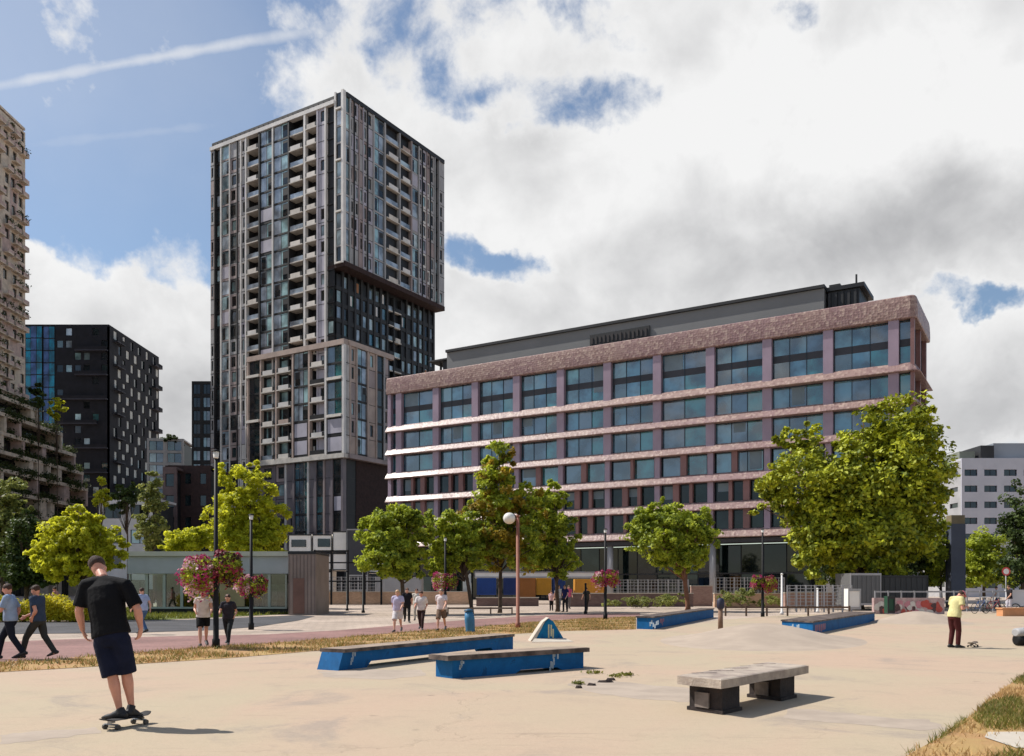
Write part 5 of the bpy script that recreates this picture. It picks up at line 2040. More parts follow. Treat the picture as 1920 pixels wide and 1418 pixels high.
FL_M = leafmat('petal_magenta', (.26, .014, .075), (.52, .050, .18), .25)
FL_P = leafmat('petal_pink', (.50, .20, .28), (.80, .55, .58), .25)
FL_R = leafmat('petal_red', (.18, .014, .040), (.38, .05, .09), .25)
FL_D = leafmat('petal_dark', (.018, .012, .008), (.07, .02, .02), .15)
posts = [(405, G(405, 1217).y, 5.2, 'black lamp post nearest the camera with a large pink flower basket', True),
         (471, G(471, 1181).y, 4.4, 'black lamp post in front of the pavilion right of the nearest post', True),
         (835, 51.5, 4.4, 'black lamp post behind the walking group under the trees', True),
         (1135, 47.0, 4.6, 'black lamp post between the pyramid and the far blue ledge', True),
         (1430, 51.5, 4.9, 'black lamp post in front of the dark office entrance', True)]
PX = {}
for px, d, h, lab, hd in posts:
    x = (px - CX) / F * d
    lamp_post(lab, x, d, h, hd, .068 if d > 30 else .062)
    PX[px] = (x, d)
def bk(px, py, post, r, seed, pal, lab):
    d = PX[post][1]
    p = P(px, py, d)
    basket(lab, p.x, d, p.z, r, seed, pal, -1 if px < post else 1)
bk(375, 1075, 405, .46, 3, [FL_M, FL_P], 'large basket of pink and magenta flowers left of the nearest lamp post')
bk(427, 1060, 405, .36, 4, [FL_D, FL_R], 'shaded dark basket right of the nearest lamp post')  # near-black petal colours carry the shade of this basket
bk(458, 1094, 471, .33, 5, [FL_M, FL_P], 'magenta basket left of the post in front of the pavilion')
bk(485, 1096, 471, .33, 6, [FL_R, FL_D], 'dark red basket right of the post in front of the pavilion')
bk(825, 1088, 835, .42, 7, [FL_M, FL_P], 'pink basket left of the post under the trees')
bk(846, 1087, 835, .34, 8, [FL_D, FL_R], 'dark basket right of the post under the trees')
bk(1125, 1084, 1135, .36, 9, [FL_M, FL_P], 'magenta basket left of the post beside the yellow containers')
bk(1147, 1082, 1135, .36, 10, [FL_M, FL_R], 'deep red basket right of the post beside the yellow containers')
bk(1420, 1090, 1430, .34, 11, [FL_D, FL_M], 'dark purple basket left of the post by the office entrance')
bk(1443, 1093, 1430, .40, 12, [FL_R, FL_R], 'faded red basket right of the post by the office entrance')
# small dark sign plates on the poles left of the trees
for px, py0, d, h, lab in [(971, 1178, 36.9, 4.6, 'rust coloured lamp post with a white globe before the pointed tree'), (1287, 1146, 65, 5.0, 'rust coloured lamp post with a pale lamp under the low round tree')]:
    x = (px - CX) / F * d
    t = thing('globe_lamp', lab, 'lamp post', (x, d, .012))
    q = MB()
    q.loft([(0, 0, 0), (0, 0, .2), (0, 0, .22), (0, 0, h)], [.11, .11, .075, .07], n=12, m=0)
    q.build('pole', M_RUST, t)
    q = MB()
    q.tube((0, 0, h - .12), (-.30, 0, h + .02), .035, n=8)
    q.tube((0, 0, h), (0, 0, h + .12), .05, .09, n=8)
    q.build('arm', M_RUST, t)
    q = MB()
    q.ball((-.36, 0, h - .02), (.26, .26, .24), 14, 10)
    q.build('globe', M_LAMP, t)
for px, d, h, lab in [(681, 60, 3.4, 'dark short post by the site fence left of the trees'), (651, 66, 2.9, 'thin dark post by the brown kiosk'), (885, 59, 3.2, 'thin dark pole under the pointed tree'), (1098, 58, 1.9, 'thin dark bollard post right of the group under the tree'),
                      (1466, 56, 3.5, 'pale grey pole right of the lamp post by the office entrance'), (1533, 60, 2.2, 'short pale pole before the big tree')]:
    x = (px - CX) / F * d
    t = thing('slim_pole', lab, 'pole', (x, d, .012))
    h = h * (.72 if px > 1400 else 1)
    q = MB()
    q.loft([(0, 0, 0), (0, 0, .15), (0, 0, .17), (0, 0, h)], [.12, .12, .075, .06], n=10)
    q.build('pole', M_POST if px < 1400 else GR2, t)
    q = MB()
    q.ball((0, 0, h + .04), (.085, .085, .07), 10, 6)
    q.build('cap', M_LAMP if px > 1400 else M_POST, t)
for px, py, d, lab in [(1646, 1052, 70, 'white globe lamp on a grey pole before the big tree trunk'), (1678, 1047, 78, 'smaller white globe lamp right of the other globe under the big tree')]:
    p = P(px, py, d)
    t = thing('globe_lamp', lab, 'lamp post', (p.x, d, .012))
    q = MB()
    q.loft([(0, 0, 0), (0, 0, .2), (0, 0, .22), (0, 0, p.z)], [.1, .1, .06, .05], n=10)
    q.build('pole', GR1, t)
    q = MB()
    q.ball((0, 0, p.z + .12), (.24, .24, .26), 12, 8)
    q.build('globe', M_LAMP, t)

# ------------------------------------------------------------------ site huts, containers, fences, low walls
def hut(name, label, cat, px0, px1, py0, py1, d, depth, m, win=None, wm=None, rib=0, group=None, z0=None):
    a, b = P(px0, py0, d), P(px1, py1, d)
    zb = max(0.0, b.z) if z0 is None else z0
    t = thing(name, label, cat, ((a.x + b.x) / 2, d, zb), 0, group)
    w_, h = (b.x - a.x), a.z - zb
    q = MB()
    q.box(-w_ / 2, w_ / 2, 0, depth, 0, h, 0)
    for sx in (-1, 1):
        q.box(sx * w_ / 2 - .07 * (sx > 0), sx * w_ / 2 + .07 * (sx < 0), -.05, -.001, 0, h, 1)
    q.box(-w_ / 2 + .07, w_ / 2 - .07, -.05, -.001, h - .16, h, 1)
    q.box(-w_ / 2 + .07, w_ / 2 - .07, -.05, -.001, 0, .16, 1)
    for k in range(rib):
        x = -w_ / 2 + .12 + (w_ - .24) * (k + .5) / rib
        q.box(x - w_ / rib * .22, x + w_ / rib * .22, -.04, -.002, .18, h - .18, 0)
    q.build('body', [m, GR1 if wm is None else wm], t)
    if win:
        f = MB()
        x0, x1, y0, y1 = [-w_ / 2 + w_ * win[0], -w_ / 2 + w_ * win[1], h * win[2], h * win[3]]
        f.box(x0, x1, -.06, -.045, y0, y1, 0)
        f.box(x0 - .06, x0, -.07, -.042, y0, y1, 1)
        f.box(x1, x1 + .06, -.07, -.042, y0, y1, 1)
        f.build('window', [G_DK, GR4], t)
    return t


M_SITE = mat('site_white', srgb(232, 228, 222), 0.6, 0.06, 0.8)
huts = [(541, 584, 1002, 1036, (.15, .75, .3, .7), 'white site hut of the upper row, leftmost beside the yellow tree'),
        (586, 622, 1002, 1036, (.3, .9, .3, .75), 'white site hut of the upper row with a large dark window'),
        (624, 650, 996, 1036, None, 'narrow white site hut at the right of the upper row'),
        (541, 584, 1037, 1070, None, 'white site hut of the lower row beside the kiosk'),
        (586, 622, 1037, 1070, None, 'middle white site hut of the lower row'),
        (624, 650, 1037, 1070, None, 'narrow white site hut at the right of the lower row'),
        (541, 622, 1071, 1110, (.1, .9, .2, .5), 'long pale site hut at ground level behind the fence'),
        (652, 735, 1044, 1075, None, 'pale site hut behind the round tree')]
for i, (a, b, c_, d_, wn, lab) in enumerate(huts):
    hut('site_hut', lab, 'site hut', a, b, c_, d_, 112, 3, M_SITE, wn, GR4, 0, 'white stacked site huts')
hut('dark_panel', 'dark grey sheet wall of the building site beside the white huts', 'site panel', 650, 690, 992, 1085, 111, 1.0, mat('site_dark', srgb(66, 66, 70), .7, .1, .5))
hut('site_container', 'dark grey container behind the site fence', 'container', 652, 690, 1078, 1108, 104, 2.5, GR4)
hut('site_container', 'grey container partly behind the round tree', 'container', 705, 790, 1082, 1110, 104, 2.5, GR1)
cont = [(868, 884, 1076, 1112, (190, 196, 196), 'white and teal container left of the blue ones'), (894, 930, 1084, 1120, (18, 62, 132), 'blue container left of the trunk of the pointed tree'), (944, 968, 1084, 1120, (14, 44, 104), 'darker blue container beside the rust lamp post'),
        (974, 1004, 1084, 1130, (150, 94, 40), 'orange brown container right of the rust lamp post'), (1006, 1034, 1084, 1118, (180, 130, 30), 'ochre yellow container behind the sitting group'), (1036, 1060, 1084, 1118, (20, 52, 110), 'blue container behind the standing group'),
        (1078, 1134, 1086, 1118, (204, 140, 44), 'large orange yellow container left of the flower post')]
for i, (a, b, c_, d_, col, lab) in enumerate(cont):
    cm = mat('container_%d' % i, srgb(*col), .55, .12, .6)
    hut('storage_container', lab, 'container', a, b, c_, d_, 92 + i * .2, 2.4, cm, None, cm, 9, 'coloured containers before the office', z0=1.0 if d_ < 1125 else .4)
hut('site_hut', 'long white site hut above the coloured containers', 'site hut', 890, 1160, 1072, 1084, 100, 2, M_SITE, None, GR1, 0, 'white stacked site huts')
hut('tech_cabinet', 'large light grey service cabin before the big tree', 'cabin', 1594, 1652, 1075, 1135, 66, 3, mat('cabin_grey', srgb(98, 98, 98), .6, .06, .4), None, GR1, 6)
hut('tech_cabinet', 'dark grey service cabin right of the light one', 'cabin', 1653, 1740, 1079, 1135, 67, 3, mat('cabin_dark', srgb(54, 55, 56), .6, .08, .4), None, GR4, 8)
hut('white_box', 'white electric box in front of the light grey cabin', 'box', 1590, 1614, 1104, 1143, 58, .7, M_SITE, None, GR1)
hut('green_bin', 'dark green litter bin before the graffitied wall', 'bin', 1664, 1678, 1118, 1150, 55, .5, mat('bin_green', srgb(24, 66, 48), .5, .1, 1), None, GR4)
# steel frame of the site gate
gt = thing('site_fence', 'black steel grid fence of the building site in front of the white huts', 'fence', (P(650, 0, 90).x, 90, 0))
q = MB()
x0, x1 = P(590, 0, 90).x - P(650, 0, 90).x, P(715, 0, 90).x - P(650, 0, 90).x
for k in range(5):
    x = x0 + (x1 - x0) * k / 4
    q.box(x - .09, x + .09, -.09, .09, 0, 5.6 if k < 3 else 4.4, 0)
for z in (2.4, 4.3, 5.5):
    q.box(x0, x1 if z < 5 else (x0 + x1) / 2, -.06, .06, z - .07, z + .07, 0)
q.build('frame', M_POST, gt)


def low_wall(label, px0, px1, ytop, ybot, m, thick=.5, capm=None, n=1, name='low_wall'):
    g0, g1 = G(px0, ybot), G(px1, ybot if not isinstance(ybot, tuple) else ybot[1])
    h = HC - (ytop - HY) / F * g0.y
    t = thing(name, label, 'wall', ((g0.x + g1.x) / 2, g0.y, 0))
    w_ = g1.x - g0.x
    q = MB()
    q.box(-w_ / 2, w_ / 2, 0, thick, 0, h - .08, 0)
    q.build('body', m, t)
    q = MB()
    q.box(-w_ / 2 - .04, w_ / 2 + .04, -.05, thick + .05, h - .078, h, 0)
    q.build('coping', capm or M_PALE, t)
    return t


M_TAN = tile_mat('tan_brick', srgb(158, 128, 104), srgb(146, 116, 94), srgb(150, 136, 120), .22, .075)
# bricks on upright walls need the upright plane
def wallbrick(name, c1, c2, c3):
    m = tile_mat(name, c1, c2, c3, .24, .08)
    t = m.node_tree
    mp = [n_ for n_ in t.nodes if n_.type == 'MAPPING'][0]
    mp.inputs['Rotation'].default_value = (R(90), 0, 0)
    return m


M_TAN = wallbrick('tan_brick_wall', srgb(196, 162, 134), srgb(178, 144, 118), srgb(160, 146, 130))
M_PNK = wallbrick('pink_brick_wall', srgb(168, 136, 124), srgb(150, 118, 108), srgb(160, 146, 136))
M_MBR = wallbrick('mauve_brick_wall', srgb(118, 96, 90), srgb(104, 82, 78), srgb(120, 108, 100))
low_wall('long low tan brick wall behind the site posts', 592, 880, 1109, 1134, M_TAN)
low_wall('mauve brick wall under the blue containers', 893, 1010, 1120, 1137, M_MBR)
low_wall('mottled brick planter wall beside the orange container', 1062, 1300, 1112, 1138, M_MBR)
low_wall('pink brick wall behind the far lamp by the office', 1296, 1336, 1098, 1137, M_PNK)
low_wall('tan brick wall below the office entrance', 1340, 1470, 1112, 1139, M_TAN)
low_wall('pink brick wall between the pale poles', 1472, 1590, 1111, 1140, M_PNK)
# planting along the walls
tree('planter_shrubs', 'low mixed shrubs in the planter before the office', 72, 1215, [(1190, 1128, 30, 8), (1240, 1126, 30, 10), (1275, 1124, 14, 10), (1150, 1130, 24, 6)], LF_OLV, 3500, .08, shrub=True, trunk_r=.03, seed=60, cat='plants', clump=.4)
tree('planter_shrubs', 'taller dry shrubs before the office entrance', 70, 1390, [(1370, 1122, 26, 14), (1405, 1114, 16, 22), (1440, 1128, 22, 10)], LF_OLV, 3000, .08, shrub=True, trunk_r=.03, seed=61, cat='plants', clump=.4)
# graffiti wall at the right
gw = thing('graffiti_wall', 'low wall covered in pink and red graffiti behind the yellow shirted man', 'wall', (P(1705, 0, 57).x, 57, 0))
q = MB()
gx = 66 / F * 57
q.box(-gx, gx, 0, .35, 0, 1.05, 0)
q.build('body', mat('wall_rose', srgb(168, 140, 138), .8, .2, 2.0, col2=srgb(196, 170, 168)), gw)
q = MB()
rr = random.Random(8)
for k in range(46):
    x = rr.uniform(-gx + .2, gx - .3)
    z = rr.uniform(.12, .7)
    a, b = rr.uniform(.1, .35), rr.uniform(.08, .3)
    n = 8
    q.face([(x + a * math.cos(2 * PI * j / n) * rr.uniform(.5, 1), -.004 - .0006 * k, min(1.0, max(.03, z + b * math.sin(2 * PI * j / n)))) for j in range(n)], rr.randrange(4))
q.build('graffiti', [mat('gr_red', srgb(176, 76, 66), .6, .1, 4), mat('gr_pink', srgb(190, 130, 140), .6, .1, 4), mat('gr_white', srgb(200, 194, 188), .6, .1, 4), mat('gr_dark', srgb(84, 60, 62), .6, .2, 4)], gw)
# barrier fence to the right
def rail_fence(label, px0, px1, y, d, h, npost, m, rails=(0.5, 0.95)):
    a, b = (px0 - CX) / F * d, (px1 - CX) / F * d
    t = thing('rail_fence', label, 'fence', ((a + b) / 2, d, .004))
    q = MB()
    w_ = b - a
    th_ = .055 if len(rails) < 4 else .022
    for r_ in rails:
        q.box(-w_ / 2, w_ / 2, -.03, .03, h * r_ - th_, h * r_ + th_, 0)
    if len(rails) > 4:
        nn_ = int(w_ / .35)
        for k in range(nn_):
            x = -w_ / 2 + w_ * (k + .5) / nn_
            q.box(x - .015, x + .015, -.025, .025, .05, h, 0)
    q.build('rail', m, t)
    for k in range(npost):
        x = -w_ / 2 + w_ * k / (npost - 1)
        q = MB()
        q.box(x - .05, x + .05, -.09, -.031, 0, h, 0)
        q.build('post', m, t)


M_WOOD = mat('dark_timber', srgb(96, 76, 62), .8, .2, 3)
rail_fence('low dark timber rail from the office lamp towards the cabins', 1360, 1592, 1150, 53, .62, 7, M_WOOD, (.85,))
rail_fence('low timber rail behind the walking group', 840, 960, 1146, 57, .45, 4, mat('pale_timber', srgb(150, 122, 100), .8, .15, 3), (.85,))
rail_fence('thin metal rail fence behind the pillar at the right', 1640, 1960, 1120, 64, 1.5, 14, GR1, (.5, .95))
for lab, a_, b_, d_, h_, n_ in [('grey site mesh fence between the pale poles and the cabins', 1476, 1596, 62, 1.9, 8), ('grey site mesh fence behind the tan brick wall', 592, 720, 100, 3.0, 9), ('grey site mesh fence behind the planter wall', 1140, 1290, 92, 2.6, 9), ('grey site mesh fence before the office entrance', 1340, 1470, 90, 2.8, 8)]:
    rail_fence(lab, a_, b_, 0, d_, h_, n_, GR1, (.12, .25, .38, .5, .62, .75, .87, .98))
# dark pillar with a tan cap
p = P(1797, 966, 76)
pil = thing('pillar', 'tall dark grey blue pillar with a tan cap at the right', 'pillar', (p.x, 76, 0))
q = MB()
q.box(-.62, .62, 0, 1.0, 0, p.z - .75, 0)
q.box(-.60, .60, -.02, -.001, 2.6, 2.64, 1)
q.box(-.60, .60, -.02, -.001, 5.0, 5.04, 1)
q.build('body', mat('pillar_slate', srgb(78, 84, 100), .55, .12, .4), pil)
q = MB()
q.box(-.58, .58, .04, .96, p.z - .75, p.z, 0)
q.build('cap', mat('pillar_tan', srgb(128, 116, 92), .7, .1, 1), pil)
# short wooden post at the pad edge
g = G(1351, 1184)
t = thing('wooden_post', 'short weathered post with a dark top at the pad edge right of the far ledge', 'post', (g.x, g.y, .012))
q = MB()
q.loft([(0, 0, 0), (0, 0, .85)], [.10, .09], n=10)
q.build('shaft', mat('post_wood', srgb(128, 100, 82), .8, .2, 4), t)
q = MB()
q.loft([(0, 0, .85), (0, 0, .9), (0, 0, 1.2), (0, 0, 1.28)], [.1, .15, .15, .07], n=10)
q.build('head', mat('post_navy', srgb(40, 40, 60), .6, .2, 3), t)
# blue litter bin
g = G(882, 1187)
t = thing('litter_bin', 'small blue litter bin on the verge right of the walking group', 'litter bin', (g.x, g.y, .02))
q = MB()
q.loft([(0, 0, 0), (0, 0, .05), (-.03, 0, .5), (-.06, 0, .78)], [.16, .17, .19, .15], n=14)
q.build('body', mat('bin_blue', srgb(52, 112, 150), .5, .15, 3), t)
q = MB()
q.loft([(-.06, 0, .78), (-.06, 0, .84), (-.06, 0, .88)], [.18, .17, .05], n=14)
q.build('lid', mat('bin_lid', srgb(40, 84, 112), .5, .1, 3), t)

# ------------------------------------------------------------------ bicycles and odd things at the far right
def bicycle(label, x, y, rz, col):
    t = thing('bicycle', label, 'bicycle', (x, y, .012), rz, 'bicycles parked by the right fence')
    fm = mat('bike_' + label.split()[0], srgb(*col), .4, .1, 3)
    rub = mat('rubber', (.015, .015, .015), .8, .2, 3)
    for wxx in (-.52, .52):
        q = MB()
        n = 20
        q.loft([(wxx + .33 * math.cos(2 * PI * k / n), 0, .345 + .33 * math.sin(2 * PI * k / n)) for k in range(n + 1)], [.018] * (n + 1), ref=(0, 1, 0), n=6)
        for k in range(6):
            a = PI * k / 6
            q.tube((wxx + .32 * math.cos(a), 0, .345 + .32 * math.sin(a)), (wxx - .32 * math.cos(a), 0, .345 - .32 * math.sin(a)), .004, n=4)
        q.build('wheel', rub, t)
    q = MB()
    for a, b in (((-.52, .345), (-.08, .33)), ((-.52, .345), (-.16, .82)), ((-.08, .33), (-.2, .92)), ((-.08, .33), (.38, .8)), ((-.16, .78), (.36, .86)), ((.36, .95), (.52, .345))):
        q.tube((a[0], 0, a[1]), (b[0], 0, b[1]), .02, n=6)
    q.build('frame', fm, t)
    q = MB()
    q.tube((.36, 0, .93), (.34, 0, 1.05), .015, n=6)
    q.loft([(.24, -.28, 1.06), (.34, -.1, 1.07), (.34, .1, 1.07), (.24, .28, 1.06)], [.016] * 4, n=6)
    q.build('handlebar', GR1, t)
    q = MB()
    q.loft([(-.36, 0, .95), (-.2, 0, .95), (-.06, 0, .94)], [(.09, .03), (.07, .03), (.025, .02)], ref=(0, 1, 0), n=8)
    q.build('saddle', rub, t)


for i, (px, d, rz, col, lab) in enumerate([(1838, 58, .4, (60, 90, 140), 'blue bicycle nearest the pillar by the right fence'), (1862, 59, .1, (150, 50, 50), 'red bicycle second from the pillar'), (1880, 60, -.3, (60, 60, 64), 'black bicycle beside the orange planter'), (1848, 62, .9, (180, 180, 180), 'silver bicycle behind the blue one')]):
    bicycle(lab, (px - CX) / F * d, d, rz, col)
g = G(1912, 1156)
t = thing('planter_box', 'orange wooden planter box at the right edge', 'planter', (g.x, g.y, .012))
q = MB()
q.box(-1.0, 1.0, 0, .7, 0, .42, 0)
q.box(-1.05, 1.05, -.04, .74, .42, .5, 0)
q.build('box', mat('orange_wood', srgb(196, 140, 98), .7, .12, 2), t)
p = P(1905, 1106, 60)
t = thing('cargo_trike', 'pale cargo tricycle with a white box cut by the right edge', 'cargo tricycle', (p.x, 60, .012))
q = MB()
q.box(-.5, 1.3, -.4, .4, .45, 1.5, 0)
q.box(-.55, 1.35, -.45, .45, 1.5, 1.56, 0)
q.build('box', mat('trike_white', srgb(198, 198, 204), .5, .05, 1), t)
for x in (-.3, 1.0):
    q = MB()
    q.loft([(x + .3 * math.cos(2 * PI * k / 16), -.5, .32 + .3 * math.sin(2 * PI * k / 16)) for k in range(17)], [.03] * 17, ref=(0, 1, 0), n=6)
    q.tube((x, -.5, .32), (x, -.4, .32), .05, n=8)
    q.build('wheel', M_POST, t)
p = P(1886, 1072, 62)
t = thing('traffic_sign', 'red and white round road sign before the far trees', 'sign', (p.x, 62, .012))
q = MB()
q.tube((0, 0, 0), (0, 0, p.z + .3), .035, n=8)
q.build('pole', GR1, t)
q = MB()
n = 20
q.hull([(.3 * math.cos(2 * PI * k / n), -.05, p.z + .3 * math.sin(2 * PI * k / n)) for k in range(n)], [(.3 * math.cos(2 * PI * k / n), -.04, p.z + .3 * math.sin(2 * PI * k / n)) for k in range(n)])
q.hull([(.2 * math.cos(2 * PI * k / n), -.056, p.z + .2 * math.sin(2 * PI * k / n)) for k in range(n)], [(.2 * math.cos(2 * PI * k / n), -.051, p.z + .2 * math.sin(2 * PI * k / n)) for k in range(n)], 1)
q.build('plate', [mat('sign_red', srgb(190, 60, 60), .5, .05, 2), mat('sign_white', srgb(220, 214, 210), .5, .05, 2)], t)
# bag at the right edge of the pad
g = G(1928, 1212)
t = thing('sports_bag', 'grey and black bag on the pad cut by the right edge', 'bag', (g.x, g.y, .012), .15)
q = MB()
q.loft([(-.40, 0, .17), (-.37, 0, .17), (0, 0, .18), (.37, 0, .17), (.40, 0, .17)], [(.10, .11), (.18, .16), (.19, .17), (.18, .16), (.10, .11)], ref=(0, 1, 0), n=14)
q.build('body', M_POST, t)
q = MB()
q.loft([(-.42, 0, .38), (-.38, 0, .38), (0, 0, .40), (.38, 0, .38), (.42, 0, .38)], [(.12, .09), (.19, .13), (.20, .14), (.19, .13), (.12, .09)], ref=(0, 1, 0), n=14)
q.build('flap', GR1, t)
q = MB()
q.loft([(-.2, -.08, .5), (-.12, -.1, .60), (.12, -.1, .60), (.2, -.08, .5)], [.016] * 4, n=6)
q.build('handle', M_POST, t)

# ------------------------------------------------------------------ people
def lerp(a, b, f):
    return a + (b - a) * f


def remesh(o, vs, smooth=4):
    r_ = o.modifiers.new('Remesh', 'REMESH')
    r_.mode = 'VOXEL'
    r_.voxel_size = vs
    r_.use_smooth_shade = True
    s_ = o.modifiers.new('Smooth', 'SMOOTH')
    s_.factor = .5
    s_.iterations = smooth
    dg = bpy.context.evaluated_depsgraph_get()
    me = bpy.data.meshes.new_from_object(o.evaluated_get(dg))
    o.modifiers.clear()
    o.data = me
    return o


def cloth(name, col, var=.12, sc=6.0, bump=.5):
    return mat('cloth_' + name, srgb(*col), .85, var, sc, max(bump, .8), 7.0, spec=.2)


SKIN = mat('skin', srgb(206, 156, 132), .5, .10, 5)
SKIN_R = mat('skin_ruddy', srgb(200, 142, 120), .5, .12, 5)
HAIR_B = mat('hair_brown', srgb(66, 46, 36), .7, .35, 40, .8, 120)
HAIR_G = mat('hair_grey', srgb(120, 110, 100), .6, .25, 20)
EYE = mat('eye_dark', (.02, .015, .012), .2, .1, 9)
SHOE = mat('shoe_black', (.015, .015, .017), .6, .3, 5)
SOLE = mat('shoe_sole', srgb(190, 186, 180), .6, .1, 5)


def walk_joints(H, stride=.32, swing=.22, elbow=.25, pitch=.1, lean=.03, phase=1, hold=0.0):
    """joints of a walking or standing person facing +y; z up; metres"""
    k = H / 1.76
    J = {}
    hip = .92 * k - .10 * stride * stride * k * 2
    J['pelvis'] = Vector((0, 0, hip + .04 * k))
    J['waist'] = Vector((0, lean * .4, hip + .20 * k))
    J['chest'] = Vector((0, lean * .8, hip + .40 * k))
    J['neck'] = Vector((0, lean, hip + .555 * k))
    J['head'] = J['neck'] + Vector((0, math.sin(pitch) * .15 + .025, .155 * k))
    J['pitch'] = pitch
    for s, sg in (('L', -1), ('R', 1)):
        ph = phase * sg
        J['hip' + s] = Vector((sg * .095 * k, 0, hip - .02 * k))
        fy_ = ph * stride
        ank = Vector((sg * .085 * k, fy_, .085 * k + (.07 if ph < 0 and stride > .15 else 0)))
        kn = (J['hip' + s] + ank) / 2 + Vector((0, .05 + (.04 if ph < 0 else .02) * (stride > .1), .015))
        J['knee' + s], J['ank' + s] = kn, ank
        J['toe' + s] = ank + Vector((sg * .03, .185 * k, -.055 * k - (.035 if ph < 0 and stride > .15 else 0)))
        J['heel' + s] = ank + Vector((0, -.06 * k, -.05 * k + (.03 if ph < 0 and stride > .15 else 0)))
        sh = Vector((sg * .185 * k, lean, hip + .515 * k))
        J['sho' + s] = sh
        a = -ph * swing
        el_ = sh + Vector((sg * .05, a * .5 - .02, -.285 * k))
        J['elb' + s] = el_
        J['wri' + s] = el_ + Vector((-sg * .02, a * .6 + .05 + elbow * .22, -.235 * k + elbow * .13))
    if hold:
        J['wriR'] = J['elbR'] + Vector((-.06, .22, .04 + hold * .1))
    return J


